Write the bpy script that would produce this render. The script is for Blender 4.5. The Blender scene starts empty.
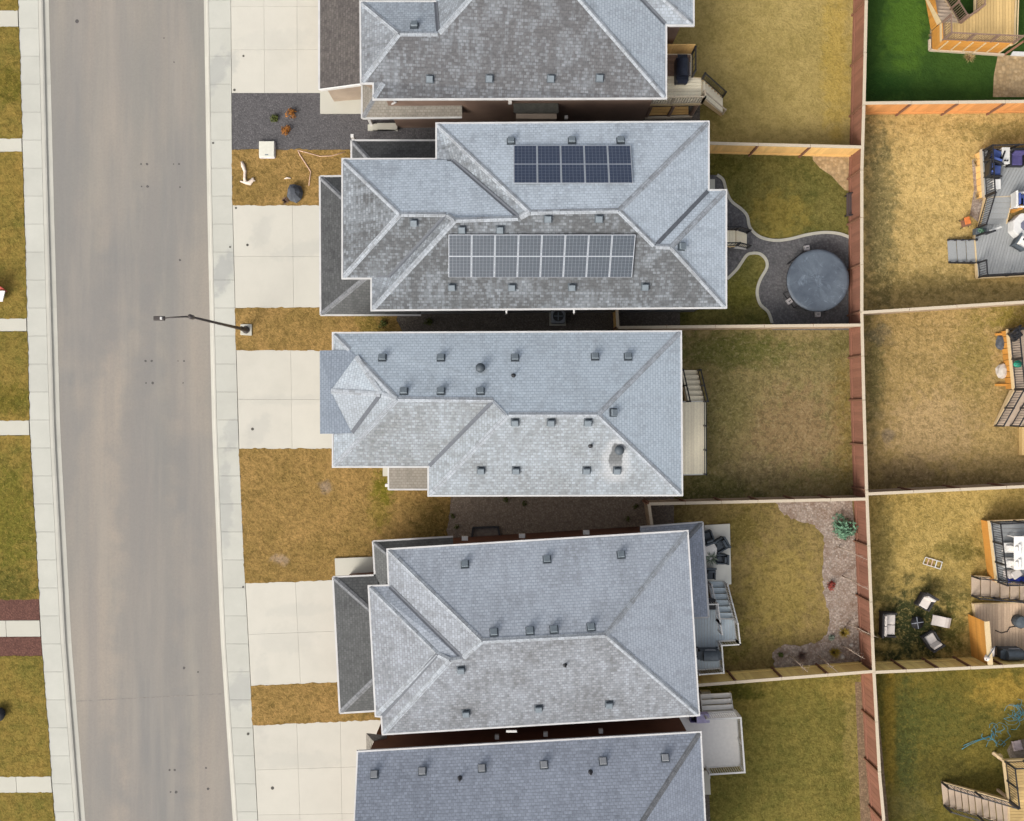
import bpy, math, random
from mathutils import Vector, Matrix
from mathutils.geometry import tessellate_polygon, intersect_ray_tri
random.seed(7)
R = math.radians
SC = bpy.context.scene
COL = SC.collection
# ---------------------------------------------------------------- camera model
F, H, CX, CY = 912.0, 48.0, 512.0, 410.5
def P(px, py, h=0.0):
    k = (H - h) / F
    return Vector(((px - CX) * k, (CY - py) * k, h))
def PX(v):
    k = F / (H - v.z)
    return (CX + v.x * k, CY - v.y * k)
cam_d = bpy.data.cameras.new('camera'); cam = bpy.data.objects.new('camera', cam_d); COL.objects.link(cam)
cam.location = (0, 0, H); cam_d.sensor_width = 36; cam_d.lens = 36 * F / 1024
cam_d.clip_start = 0.5; cam_d.clip_end = 2000; SC.camera = cam
SC.view_settings.view_transform = 'Standard'; SC.view_settings.look = 'None'
SC.view_settings.gamma = 1; SC.view_settings.use_curve_mapping = False
SC.view_settings.exposure = EXPO = 0.86
# ---------------------------------------------------------------- light
SUN_EL, SUN_AZ = 40, 222           # azimuth clockwise from +Y (top of picture)
w = bpy.data.worlds.new('World'); SC.world = w; w.use_nodes = True
nt = w.node_tree; nt.nodes.clear()
sky = nt.nodes.new('ShaderNodeTexSky'); sky.sky_type = 'NISHITA'; sky.sun_disc = False
sky.sun_elevation = R(SUN_EL); sky.sun_rotation = R(SUN_AZ)
sky.air_density = 0.75; sky.dust_density = 5.0; sky.ozone_density = 0.6
bg = nt.nodes.new('ShaderNodeBackground'); bg.inputs[1].default_value = 0.15
out = nt.nodes.new('ShaderNodeOutputWorld')
hs = nt.nodes.new('ShaderNodeHueSaturation'); hs.inputs['Saturation'].default_value = .38
nt.links.new(sky.outputs[0], hs.inputs['Color']); nt.links.new(hs.outputs[0], bg.inputs[0]); nt.links.new(bg.outputs[0], out.inputs[0])
sd = bpy.data.lights.new('sun', 'SUN'); sd.energy = 0.72; sd.angle = R(17); sd.color = (1, .955, .9)
so = bpy.data.objects.new('sun', sd); COL.objects.link(so)
dv = Vector((math.sin(R(SUN_AZ)) * math.cos(R(SUN_EL)), math.cos(R(SUN_AZ)) * math.cos(R(SUN_EL)), math.sin(R(SUN_EL))))
so.rotation_euler = dv.to_track_quat('Z', 'Y').to_euler(); so.location = dv * 90
# ---------------------------------------------------------------- tags, hierarchy
def tag(o, label=None, cat=None, group=None, kind=None):
    if label: o['label'] = label
    if cat: o['category'] = cat
    if group: o['group'] = group
    if kind: o['kind'] = kind
    return o
def WO(o):
    v = Vector((0, 0, 0))
    while o is not None:
        v = v + o.location; o = o.parent
    return v
def thing(name, loc, label, cat, group=None, rz=0):
    o = bpy.data.objects.new(name, None); COL.objects.link(o)
    o.empty_display_size = .3; o.location = loc; o.rotation_euler = (0, 0, rz)
    return tag(o, label, cat, group)
def copy_tree(o, parent=None):
    c = o.copy(); COL.objects.link(c)
    if parent: c.parent = parent
    for ch in list(o.children): copy_tree(ch, c)
    return c
# ---------------------------------------------------------------- mesh builder
def area2(p): return sum(p[i].x * p[(i + 1) % len(p)].y - p[(i + 1) % len(p)].x * p[i].y for i in range(len(p)))
def ccw(p):
    p = [Vector((q[0], q[1], 0)) for q in p]
    return p if area2(p) > 0 else p[::-1]
def offset_poly(p, d):      # positive d = outward (p is ccw)
    p = ccw(p); n = len(p); out = []
    for i in range(n):
        a, b, c = p[i - 1], p[i], p[(i + 1) % n]
        u = (b - a).normalized(); v = (c - b).normalized()
        nu = Vector((u.y, -u.x, 0)); nv = Vector((v.y, -v.x, 0))
        k = 1 + nu.dot(nv)
        out.append(b + (nu + nv) * (d / max(k, .3)))
    return out
class MB:
    def __init__(s): s.v = []; s.f = []
    def face(s, pts):
        i = len(s.v); s.v += [Vector(p) for p in pts]; s.f.append(tuple(range(i, i + len(pts)))); return s
    def prism(s, poly, z0, z1, bottom=True):
        p = ccw(poly); n = len(p); i = len(s.v)
        s.v += [Vector((q.x, q.y, z0)) for q in p] + [Vector((q.x, q.y, z1)) for q in p]
        s.f.append(tuple(range(i + n, i + 2 * n)))
        if bottom: s.f.append(tuple(range(i + n - 1, i - 1, -1)))
        for k in range(n):
            j = (k + 1) % n; s.f.append((i + k, i + j, i + n + j, i + n + k))
        return s
    def hexa(s, p8):        # 4 bottom (ccw) then 4 top
        i = len(s.v); s.v += [Vector(p) for p in p8]
        for f in ((3, 2, 1, 0), (4, 5, 6, 7), (0, 1, 5, 4), (1, 2, 6, 5), (2, 3, 7, 6), (3, 0, 4, 7)):
            s.f.append(tuple(i + k for k in f))
        return s
    def box(s, c, sx, sy, sz, rz=0, rx=0, ry=0):   # c = centre of the base
        m = Matrix.Rotation(rz, 3, 'Z') @ Matrix.Rotation(ry, 3, 'Y') @ Matrix.Rotation(rx, 3, 'X'); c = Vector(c)
        x, y = sx / 2, sy / 2
        return s.hexa([c + m @ Vector(q) for q in ((-x, -y, 0), (x, -y, 0), (x, y, 0), (-x, y, 0), (-x, -y, sz), (x, -y, sz), (x, y, sz), (-x, y, sz))])
    def bar(s, a, b, w_, h_, up=(0, 0, 1)):
        a, b = Vector(a), Vector(b); d = (b - a).normalized(); up = Vector(up)
        if abs(d.dot(up)) > .98: up = Vector((0, 1, 0))
        x = d.cross(up).normalized() * (w_ / 2); z = x.cross(d).normalized() * (h_ / 2)
        return s.hexa([a - x - z, a + x - z, b + x - z, b - x - z, a - x + z, a + x + z, b + x + z, b - x + z])
    def tube(s, pts, r, n=8):
        pts = [Vector(p) for p in pts]; rs = r if isinstance(r, (list, tuple)) else [r] * len(pts)
        base = len(s.v); ref = None
        for k, p in enumerate(pts):
            d = (pts[min(k + 1, len(pts) - 1)] - pts[max(k - 1, 0)]).normalized()
            if ref is None: ref = Vector((1, 0, 0)) if abs(d.x) < .8 else Vector((0, 1, 0))
            x = (ref - d * ref.dot(d)).normalized(); y = d.cross(x); ref = x
            for q in range(n):
                t = 2 * math.pi * q / n; s.v.append(p + (x * math.cos(t) + y * math.sin(t)) * rs[k])
        for k in range(len(pts) - 1):
            for q in range(n):
                a = base + k * n + q; b = base + k * n + (q + 1) % n
                s.f.append((a, b, b + n, a + n))
        s.f.append(tuple(base + n - 1 - q for q in range(n)))
        e = base + (len(pts) - 1) * n; s.f.append(tuple(e + q for q in range(n)))
        return s
    def cyl(s, c, r0, r1, z0, z1, n=16):
        c = Vector(c); return s.tube([c + Vector((0, 0, z0)), c + Vector((0, 0, z1))], [r0, r1], n)
    def lathe(s, c, prof, n=20):
        c = Vector(c); return s.tube([c + Vector((0, 0, z)) for r_, z in prof], [max(r_, .002) for r_, z in prof], n)
    def build(s, name, mat, parent=None, smooth=False, local=False, bevel=0, origin=None):
        me = bpy.data.meshes.new(name)
        off = Vector((0, 0, 0))
        if not local: off = WO(parent) if parent else Vector(origin or (0, 0, 0))
        me.from_pydata([tuple(v - off) for v in s.v], [], s.f); me.update()
        if mat: me.materials.append(mat)
        if smooth:
            for p in me.polygons: p.use_smooth = True
        o = bpy.data.objects.new(name, me); COL.objects.link(o)
        if parent: o.parent = parent
        elif not local: o.location = off
        if bevel:
            b = o.modifiers.new('bevel', 'BEVEL'); b.width = bevel; b.segments = 2; b.limit_method = 'ANGLE'
        return o
def clip(poly, n, d):        # keep n.p <= d
    out = []
    for i in range(len(poly)):
        a, b = poly[i], poly[(i + 1) % len(poly)]
        da, db = n.dot(a) - d, n.dot(b) - d
        if da <= 0: out.append(a)
        if (da < 0 < db) or (db < 0 < da): out.append(a + (b - a) * (da / (da - db)))
    return out
def boards(mb, poly, z, ang, w_=.14, gap=.014, t=.035):
    p = ccw(poly); u = Vector((math.cos(ang), math.sin(ang), 0)); n = Vector((-u.y, u.x, 0))
    lo = min(n.dot(q) for q in p); hi = max(n.dot(q) for q in p); x = lo
    while x < hi:
        q = clip(clip(p, n, min(x + w_, hi)), -n, -x)
        if len(q) > 2 and abs(area2(q)) > .005: mb.prism(q, z - t, z)
        x += w_ + gap
    return mb
# ---------------------------------------------------------------- materials
def lin(c):
    c /= 255.0
    return c / 12.92 if c <= .04045 else ((c + .055) / 1.055) ** 2.4
def A(r, g, b, k=1.46): return tuple(min(.85, lin(c) / k) for c in (r, g, b))
class Mat:
    def __init__(s, name, rough=.85, metal=0, spec=.3):
        s.m = bpy.data.materials.new(name); s.m.use_nodes = True; s.t = s.m.node_tree
        s.b = s.t.nodes['Principled BSDF']; s.b.inputs['Roughness'].default_value = rough
        s.b.inputs['Metallic'].default_value = metal; s.b.inputs['Specular IOR Level'].default_value = spec
    def n(s, typ, **kw):
        x = s.t.nodes.new('ShaderNode' + typ)
        for k, v in kw.items():
            if hasattr(x, k): setattr(x, k, v)
            else: x.inputs[k.replace('_', ' ')].default_value = v
        return x
    def l(s, a, b): s.t.links.new(a, b)
    def pos(s):
        if not hasattr(s, '_p'): s._p = s.n('NewGeometry').outputs['Position']
        return s._p
    def obj(s):
        if not hasattr(s, '_o'): s._o = s.n('TexCoord').outputs['Object']
        return s._o
    def noise(s, scale, detail=4, rough=.55, vec=None, stretch=None, lo=.35, hi=.65, dist=0):
        v = vec or s.pos()
        if stretch:
            mp = s.n('Mapping'); mp.inputs['Scale'].default_value = stretch; s.l(v, mp.inputs[0]); v = mp.outputs[0]
        x = s.n('TexNoise', Scale=scale, Detail=detail, Roughness=rough, Distortion=dist); s.l(v, x.inputs['Vector'])
        mr = s.n('MapRange'); mr.inputs[1].default_value = lo; mr.inputs[2].default_value = hi; s.l(x.outputs[0], mr.inputs[0])
        return mr.outputs[0]
    def mix(s, f, a, b, mode='MIX'):
        x = s.n('Mix', data_type='RGBA', blend_type=mode); x.clamp_factor = True
        for sock, val in ((x.inputs[0], f), (x.inputs[6], a), (x.inputs[7], b)):
            if isinstance(val, (int, float)): sock.default_value = val
            elif isinstance(val, tuple): sock.default_value = (*val[:3], 1)
            else: s.l(val, sock)
        return x.outputs[2]
    def math(s, op, a, b=0.0, c=None):
        x = s.n('Math', operation=op)
        for i, val in enumerate((a, b, c)):
            if val is None: continue
            if isinstance(val, (int, float)): x.inputs[i].default_value = val
            else: s.l(val, x.inputs[i])
        return x.outputs[0]
    def island(s): return s.n('NewGeometry').outputs['Random Per Island']
    def bump(s, h, strength=.3, dist=.02):
        x = s.n('Bump', Strength=strength, Distance=dist); s.l(h, x.inputs['Height']); s.l(x.outputs[0], s.b.inputs['Normal'])
    def patch(s, cx, cy, rx, ry, edge=.35, ang=0, nscale=1.2, namt=.5):
        mp = s.n('Mapping', vector_type='TEXTURE'); mp.inputs['Location'].default_value = (cx, cy, 0)
        mp.inputs['Rotation'].default_value = (0, 0, ang); mp.inputs['Scale'].default_value = (rx, ry, 1000)
        s.l(s.pos(), mp.inputs[0])
        ln = s.n('VectorMath', operation='LENGTH'); s.l(mp.outputs[0], ln.inputs[0])
        d = s.math('ADD', ln.outputs['Value'], s.math('MULTIPLY', s.math('SUBTRACT', s.noise(nscale, 5), .5), namt))
        mr = s.n('MapRange', interpolation_type='SMOOTHSTEP'); mr.inputs[1].default_value = 1 + edge; mr.inputs[2].default_value = 1 - edge
        s.l(d, mr.inputs[0]); return mr.outputs[0]
    def col(s, c):
        if isinstance(c, tuple): s.b.inputs['Base Color'].default_value = (*c[:3], 1)
        else: s.l(c, s.b.inputs['Base Color'])
        return s.m
def scl(c, k): return tuple(min(.9, x * k) for x in c)
def plain(name, c, rough=.6, metal=0, var=.18, scale=6):
    m = Mat(name, rough, metal)
    return m.col(m.mix(m.noise(scale, 5, vec=m.obj()), scl(c, 1 - var), scl(c, 1 + var)))
def grass(name, dry, green, f=.5, patches=(), dark=.5, straw=None, contrast=1.0, gain=1.0):
    m = Mat(name, 1, spec=.08)
    dry, green = scl(dry, gain), scl(green, gain)
    straw = scl(straw, gain) if straw else scl(dry, 1.45)
    big = m.noise(.30, 4, .6, lo=.38, hi=.62, dist=.6)
    mid = m.noise(1.3, 6, .72, lo=.38, hi=.62)
    k = m.math('ADD', m.math('MULTIPLY', big, .5), m.math('MULTIPLY', mid, .5))
    k = m.math('ADD', k, f - .5)
    c = m.mix(k, dry, green)
    for (px, py, rx, ry, cc, am) in patches:
        p = P(px, py); c = m.mix(m.math('MULTIPLY', m.patch(p.x, p.y, rx / 19, ry / 19, .5, 0, 1.9, .9), am), c, scl(cc, gain))
    clump = m.noise(3.3, 5, .72, lo=.47, hi=.60, dist=.4)
    c = m.mix(m.math('MULTIPLY', clump, .62 * contrast), c, m.mix(1.0, c, (dark, dark * 1.02, dark * .92), 'MULTIPLY'))
    sp = m.noise(5.2, 4, .7, lo=.52, hi=.64, dist=.6)
    c = m.mix(m.math('MULTIPLY', sp, .62 * contrast), c, m.mix(.55, c, straw))
    fine = m.noise(8.5, 3, .7, lo=.42, hi=.6)
    c = m.mix(m.math('MULTIPLY', fine, .5 * contrast), c, m.mix(1.0, c, (.55, .57, .5), 'MULTIPLY'))
    m.bump(m.math('ADD', m.math('MULTIPLY', clump, -.5), m.math('MULTIPLY', fine, -.5)), .5, .06)
    return m.col(c)
def gravel(name, c1, c2, scale=14, blotch=None):
    m = Mat(name, .95, spec=.15)
    v = m.n('TexVoronoi', Scale=scale); m.l(m.pos(), v.inputs['Vector'])
    sp = m.n('SeparateColor'); m.l(v.outputs['Color'], sp.inputs[0])
    c = m.mix(sp.outputs[0], c1, c2)
    c = m.mix(m.math('MULTIPLY', m.noise(.9, 5), .3), c, scl(c1, .75))
    c = m.mix(m.math('MULTIPLY', v.outputs['Distance'], .75), c, scl(c1, .35))
    if blotch: c = m.mix(m.math('MULTIPLY', m.noise(1.6, 6, .75, lo=.46, hi=.66), .7), c, blotch)
    m.bump(m.math('SUBTRACT', 1.0, v.outputs['Distance']), .6, .03)
    return m.col(c)
def concrete(name, c, patches=(), var=.10):
    m = Mat(name, .9, spec=.2)
    k = m.math('ADD', m.math('MULTIPLY', m.island(), .5), m.math('MULTIPLY', m.noise(.8, 6, .65), .5))
    cc = m.mix(k, scl(c, 1 - var), scl(c, 1 + var * .7))
    cc = m.mix(m.math('MULTIPLY', m.noise(.5, 4, .6, stretch=(1, 1, 1), lo=.52, hi=.75), .16), cc, scl(c, .62))
    cc = m.mix(m.math('MULTIPLY', m.noise(30, 3, .7), .12), cc, scl(c, .75))
    for (px, py, rx, ry, am, ang) in patches:
        p = P(px, py); cc = m.mix(m.math('MULTIPLY', m.patch(p.x, p.y, rx / 19, ry / 19, .35, ang, 2.2, .6), am), cc, (.20, .21, .21))
    m.bump(m.noise(40, 3), .12, .01)
    return m.col(cc)
def wood(name, c, var=.28, rough=.8, stretch=(1, 1, .15), gr=14):
    m = Mat(name, rough, spec=.2)
    c0 = m.mix(m.island(), scl(c, 1 - var), scl(c, 1 + var))
    c0 = m.mix(m.math('MULTIPLY', m.noise(gr, 6, .7, vec=m.obj(), stretch=stretch), .3), c0, scl(c, .55))
    return m.col(c0)
def shingles(name, c, c2, bare, patches=(), hgt=6.6):
    m = Mat(name, .93, spec=.18)
    uv = m.n('UVMap').outputs[0]
    br = m.n('TexBrick', offset=.5, squash=1.0); m.l(uv, br.inputs['Vector'])
    br.inputs['Color1'].default_value = (.0, .0, .0, 1); br.inputs['Color2'].default_value = (1, 1, 1, 1); br.inputs['Mortar'].default_value = (.5, .5, .5, 1)
    br.inputs['Scale'].default_value = 1; br.inputs['Mortar Size'].default_value = .02; br.inputs['Mortar Smooth'].default_value = .5
    br.inputs['Brick Width'].default_value = .19; br.inputs['Row Height'].default_value = .14; br.inputs['Bias'].default_value = 0
    big = m.noise(.55, 5, .62, lo=.36, hi=.64, dist=.5)
    streak = m.noise(1.5, 6, .7, vec=uv, stretch=(2.6, .3, 1), lo=.36, hi=.66)
    k = m.math('ADD', m.math('MULTIPLY', big, .5), m.math('MULTIPLY', streak, .5))
    bc = m.n('SeparateColor'); m.l(br.outputs['Color'], bc.inputs[0]); rnd = bc.outputs[0]
    fr = m.n('Attribute', attribute_name='frost').outputs['Fac']
    blk = m.noise(3.6, 3, .6, vec=uv, stretch=(1, 1.9, 1), lo=.42, hi=.6)
    base = m.mix(m.math('ADD', m.math('MULTIPLY', rnd, .55), m.math('MULTIPLY', blk, .45)), scl(c, .78), scl(c, 1.24))
    k2 = m.math('ADD', m.math('MULTIPLY', m.math('SUBTRACT', k, .5), .5), fr)
    k2 = m.math('ADD', k2, m.math('MULTIPLY', m.math('SUBTRACT', rnd, .5), .22))
    mr = m.n('MapRange'); mr.inputs[1].default_value = 0; mr.inputs[2].default_value = 1.0; m.l(k2, mr.inputs[0])
    cc = m.mix(mr.outputs[0], base, m.mix(m.math('ADD', m.math('MULTIPLY', rnd, .4), m.math('MULTIPLY', blk, .6)), scl(c2, .92), scl(c2, 1.07)))
    for (px, py, rx, ry, pc, am, edge) in patches:
        p = P(px, py, hgt); cc = m.mix(m.math('MULTIPLY', m.patch(p.x, p.y, rx / 22, ry / 22, edge, 0, 2.5, .25), am), cc, pc)
    cc = m.mix(m.math('MULTIPLY', br.outputs['Fac'], .5), cc, m.mix(1.0, cc, (.58, .58, .58), 'MULTIPLY'))
    gr = m.noise(16, 4, .8, lo=.4, hi=.68)
    cc = m.mix(m.math('MULTIPLY', gr, .32), cc, m.mix(1.0, cc, (.66, .66, .67), 'MULTIPLY'))
    m.bump(m.math('SUBTRACT', 1.0, br.outputs['Fac']), .35, .02)
    return m.col(cc)
def siding(name, c, step=.15):
    m = Mat(name, .65)
    sx = m.n('SeparateXYZ'); m.l(m.pos(), sx.inputs[0])
    fr = m.math('FRACT', m.math('DIVIDE', sx.outputs[2], step))
    edge = m.math('LESS_THAN', fr, .12)
    cc = m.mix(m.noise(1.2, 5), scl(c, .88), scl(c, 1.1))
    cc = m.mix(m.math('MULTIPLY', edge, .5), cc, scl(c, .45))
    m.bump(fr, .4, .02)
    return m.col(cc)
M = {}
# ---------------------------------------------------------------- palette
M['asphalt'] = None
def make_road():
    m = Mat('road_asphalt', .92, spec=.2)
    base = A(166, 158, 152, 1.5)
    bx = m.noise(.16, 4, .55, stretch=(1.6, .28, 1), lo=.38, hi=.62)
    c = m.mix(bx, A(171, 161, 147, 1.5), A(150, 147, 139, 1.5))
    st = m.noise(.9, 4, .6, stretch=(1.3, .05, 1), lo=.4, hi=.62)
    c = m.mix(m.math('MULTIPLY', st, .38), c, A(140, 137, 135, 1.5))
    for (px, py, rx, ry, am, ang) in ((150, 640, 34, 330, .55, .03), (85, 300, 26, 90, .45, 0), (150, 240, 34, 130, .4, -.5), (150, 735, 10, 70, .5, .12),
                                      (198, 480, 20, 60, .4, 0), (66, 440, 14, 60, .45, 0), (110, 775, 10, 40, .4, .2), (80, 60, 8, 120, .3, 0)):
        p = P(px, py, -.13); c = m.mix(m.math('MULTIPLY', m.patch(p.x, p.y, rx / 19, ry / 19, .4, ang, .7, .55), am), c, A(138, 137, 134, 1.5))
    c = m.mix(m.math('MULTIPLY', m.noise(9, 5, .8, lo=.4, hi=.66), .28), c, A(132, 127, 119, 1.5))
    c = m.mix(m.math('MULTIPLY', m.noise(1.0, 5, .65, stretch=(1.2, .09, 1), lo=.48, hi=.7), .3), c, A(178, 170, 156, 1.5))
    c = m.mix(m.math('MULTIPLY', m.noise(2.4, 6, .75, lo=.62, hi=.76), .15), c, A(130, 124, 120, 1.5))
    m.bump(m.noise(45, 3), .25, .012)
    return m.col(c)
M['asphalt'] = make_road()
M['walk'] = concrete('sidewalk_concrete', A(204, 203, 191), [(215, 72, 10, 22, .35, -.5), (223, 272, 10, 24, .42, -.45), (236, 432, 12, 16, .3, -.6), (225, 505, 7, 45, .3, 0), (240, 690, 12, 22, .3, -.6)])
M['drive'] = concrete('driveway_concrete', A(214, 210, 196), [(226, 72, 8, 20, .25, -.6), (262, 700, 8, 40, .12, 0), (300, 250, 30, 8, .14, .2), (262, 232, 9, 16, .14, -.5), (258, 430, 10, 16, .16, -.6), (285, 400, 40, 5, .10, 0), (300, 610, 34, 6, .10, .05), (285, 640, 30, 14, .10, .1), (300, 760, 40, 8, .10, 0), (275, 40, 40, 10, .10, .1)], .06)
M['kerb'] = concrete('kerb_concrete', A(206, 203, 190))
M['pad'] = concrete('pad_concrete', A(208, 205, 190), (), .05)
M['soil'] = gravel('bare_soil', A(120, 100, 75), A(90, 75, 55), 8)
G_DRY, G_GRN = A(156, 126, 52), A(112, 104, 38)
M['lawn_front'] = grass('front_lawn_grass', gain=1.25, dry=A(163, 131, 80), green=A(130, 108, 60), f=.45, straw=A(196, 156, 96), patches=[(325, 487, 7, 5, A(150, 134, 122), .6), (280, 560, 8, 5, A(172, 150, 132), .6), (385, 487, 10, 16, A(108, 106, 32), .8), (440, 530, 26, 24, A(90, 80, 38), .6), (380, 500, 10, 30, A(112, 104, 35), .6), (370, 330, 12, 20, A(100, 95, 30), .5)])  # dark patch beside the side gravel is house shadow painted into the grass
M['lawn_across'] = grass('boulevard_grass', A(150, 124, 64), A(108, 104, 48), .5, gain=1.2, patches=[(10, 85, 18, 18, A(90, 88, 26), .6), (10, 400, 18, 14, A(90, 88, 26), .6), (10, 520, 22, 50, A(105, 103, 38), .6), (12, 590, 26, 20, A(82, 84, 36), .7)])
M['lawn1'] = grass('tan_back_lawn', A(162, 142, 88), A(138, 122, 70), .42, gain=1.52, contrast=.6, patches=[(690, 110, 30, 30, A(100, 92, 45), .6), (835, 60, 12, 80, A(160, 135, 60), .5)])
M['lawn2'] = grass('mossy_back_lawn', A(130, 120, 66), A(98, 98, 50), .5, gain=1.15, patches=[(780, 215, 28, 22, A(156, 136, 66), .6), (720, 165, 20, 14, A(84, 84, 30), .6), (740, 295, 14, 16, A(112, 108, 42), .5)])
M['lawn3'] = grass('olive_back_lawn', A(140, 122, 84), A(106, 98, 58), .5, gain=1.5, straw=A(160, 144, 108), patches=[(730, 350, 60, 18, A(82, 86, 40), .75), (850, 420, 18, 60, A(124, 104, 52), .6), (720, 490, 40, 14, A(78, 80, 38), .7), (795, 430, 42, 40, A(132, 108, 78), .7), (730, 400, 22, 30, A(104, 98, 58), .6), (760, 470, 30, 16, A(112, 98, 70), .6), (835, 345, 24, 10, A(96, 92, 52), .7)])
M['lawn4'] = grass('straw_back_lawn', A(140, 119, 76), A(108, 95, 55), .5, gain=1.62, straw=A(158, 140, 84), patches=[(720, 640, 26, 26, A(88, 84, 36), .7), (740, 530, 20, 20, A(98, 88, 40), .6), (780, 590, 34, 40, A(140, 122, 62), .5)])
M['lawn5'] = grass('green_brown_back_lawn', A(130, 116, 60), A(98, 96, 46), .5, gain=1.25, patches=[(730, 690, 30, 10, A(74, 76, 26), .8), (860, 730, 14, 60, A(150, 132, 80), .6), (840, 690, 20, 10, A(150, 130, 70), .6)])
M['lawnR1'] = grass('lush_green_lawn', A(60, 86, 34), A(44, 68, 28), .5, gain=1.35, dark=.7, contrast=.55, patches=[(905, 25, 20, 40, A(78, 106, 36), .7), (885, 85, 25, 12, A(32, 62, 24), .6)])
M['lawnR2'] = grass('dry_tan_lawn', gain=1.4, dry=A(196, 166, 106), green=A(160, 136, 84), f=.36, straw=A(218, 190, 132), patches=[(880, 220, 16, 90, A(104, 98, 64), .75), (930, 285, 60, 14, A(112, 98, 56), .6), (1000, 132, 40, 10, A(108, 98, 50), .55), (872, 140, 12, 20, A(112, 104, 70), .6)])  # dark fence-side band and upper right strip: cast shadow put into the colour
M['lawnR3'] = grass('worn_tan_lawn', A(174, 146, 94), A(142, 120, 74), .4, gain=1.3, straw=A(200, 170, 122), patches=[(872, 370, 11, 60, A(100, 94, 56), .7), (940, 482, 80, 9, A(112, 94, 60), .6), (1010, 316, 24, 10, A(128, 116, 36), .6), (889, 435, 6, 6, A(92, 88, 84), .8), (930, 430, 40, 36, A(176, 148, 108), .6), (905, 470, 30, 14, A(124, 104, 74), .6), (975, 350, 18, 40, A(136, 120, 62), .5), (880, 335, 12, 10, A(106, 98, 78), .6)])  # narrow dark band along the back fence is the fence's shadow, painted in
M['lawnR4'] = grass('patchy_tan_lawn', A(178, 152, 90), A(140, 120, 64), .42, gain=1.35, straw=A(200, 174, 112), patches=[(914, 626, 40, 38, A(58, 62, 36), 1.0), (940, 590, 26, 16, A(84, 78, 42), .6), (960, 550, 22, 10, A(98, 90, 42), .7), (884, 560, 10, 60, A(108, 98, 56), .6), (955, 630, 12, 26, A(94, 90, 44), .7)])  # long dark band at the left carries the back fence's shade in its colour
M['lawnR5'] = grass('dull_green_lawn', A(118, 104, 48), A(84, 82, 38), .55, gain=1.3, patches=[(905, 740, 14, 55, A(66, 76, 42), .75), (925, 720, 40, 26, A(88, 88, 42), .7), (1005, 692, 26, 16, A(160, 132, 62), .7), (890, 740, 6, 70, A(136, 112, 44), .65), (945, 775, 30, 20, A(82, 76, 36), .7), (900, 805, 30, 16, A(104, 96, 56), .6)])  # green-brown turf of its own tone, with darker and yellower patches
M['gravel_dark'] = gravel('charcoal_gravel', A(126, 123, 123), A(96, 94, 95), 13)
M['gravel_side'] = gravel('side_yard_gravel', A(122, 114, 104, 1.1), A(90, 84, 78, 1.1), 13)
M['gravel_brown'] = gravel('brown_gravel', A(150, 136, 120, 1.0), A(116, 104, 90, 1.0), 12)
M['pavers'] = gravel('charcoal_rubber_paving', A(132, 130, 130), A(108, 107, 108), 10)
M['rock_tan'] = gravel('tan_river_rock', A(226, 196, 150), A(180, 150, 106), 6)
M['mulch_pink'] = gravel('pale_rock_mulch', A(214, 198, 182), A(140, 116, 98), 11, A(134, 108, 90))
M['mulch_red'] = gravel('red_mulch', A(136, 96, 84), A(106, 74, 66), 12)
M['border'] = concrete('border_concrete', A(200, 196, 180))
M['white'] = plain('white_trim', A(228, 226, 220), .5, var=.06)
M['gutter'] = plain('pale_gutter_metal', A(214, 213, 210), .45, var=.08, scale=2)
M['soffit'] = plain('soffit_white', A(200, 196, 188), .6, var=.05)
M['vent_dark'] = plain('dark_vent_plastic', A(84, 92, 98), .5, var=.1)
M['vent_top'] = plain('grey_vent_cap', A(122, 132, 138), .5, var=.1)
M['vent_light'] = plain('light_vent_cap', A(150, 152, 154), .5, var=.08)
M['black'] = plain('black_metal', (.018, .018, .02), .45, var=.2)
M['dark_pipe'] = plain('dark_pipe', (.03, .03, .032), .5)
M['side_brown'] = siding('brown_siding', A(126, 104, 90, 1.15))
M['side_taupe'] = siding('taupe_siding', A(160, 144, 126, 1.0))
M['side_grey'] = siding('grey_siding', A(140, 144, 148, 1.0))
M['side_dark'] = siding('dark_brown_siding', A(104, 70, 54, 1.0))
M['glass'] = plain('window_glass', (.03, .04, .05), .12, var=.1)
M['roofA'] = shingles('charcoal_shingles', A(109, 109, 110), A(190, 200, 208), A(84, 84, 86))
M['roofB'] = shingles('slate_grey_shingles', A(106, 108, 109), A(206, 217, 226), A(96, 98, 102))
M['roofC'] = shingles('weathered_grey_shingles', A(143, 146, 146), A(198, 210, 219), A(108, 110, 112),
    [(617, 459, 13, 22, A(196, 198, 198), .75, .3), (616.5, 459, 7, 15, A(120, 122, 122), 1, .12), (345, 402, 30, 26, A(176, 182, 188), .4, .5), (617, 474, 16, 10, A(196, 198, 198), .4, .5)], 6.7)
M['roofD'] = shingles('blue_grey_shingles', A(130, 132, 134), A(194, 202, 211), A(104, 106, 112))
M['roofE'] = shingles('plain_blue_grey_shingles', A(146, 152, 162), A(182, 190, 202), A(106, 110, 118))
M['roofF'] = shingles('steel_blue_shingles', A(122, 131, 142), A(140, 150, 161), A(106, 110, 118))
M['roof_low'] = shingles('dark_lower_shingles', A(84, 85, 86, 1.75), A(124, 126, 124, 1.75), A(60, 61, 63))
M['roof_lowbrown'] = shingles('brown_grey_lower_shingles', A(122, 116, 106, 1.45), A(162, 156, 144, 1.45), A(92, 88, 82))
M['roof_garage'] = shingles('dark_brown_grey_shingles', A(96, 91, 88), A(130, 124, 116), A(60, 61, 63))
M['cap'] = shingles('ridge_cap_shingles', A(158, 162, 165), A(188, 195, 201), A(120, 124, 128))
M['cap_low'] = shingles('dark_ridge_cap_shingles', A(124, 126, 128), A(146, 148, 150), A(80, 82, 84))
M['valley'] = plain('valley_flashing', A(104, 108, 114), .6, var=.1)
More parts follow.
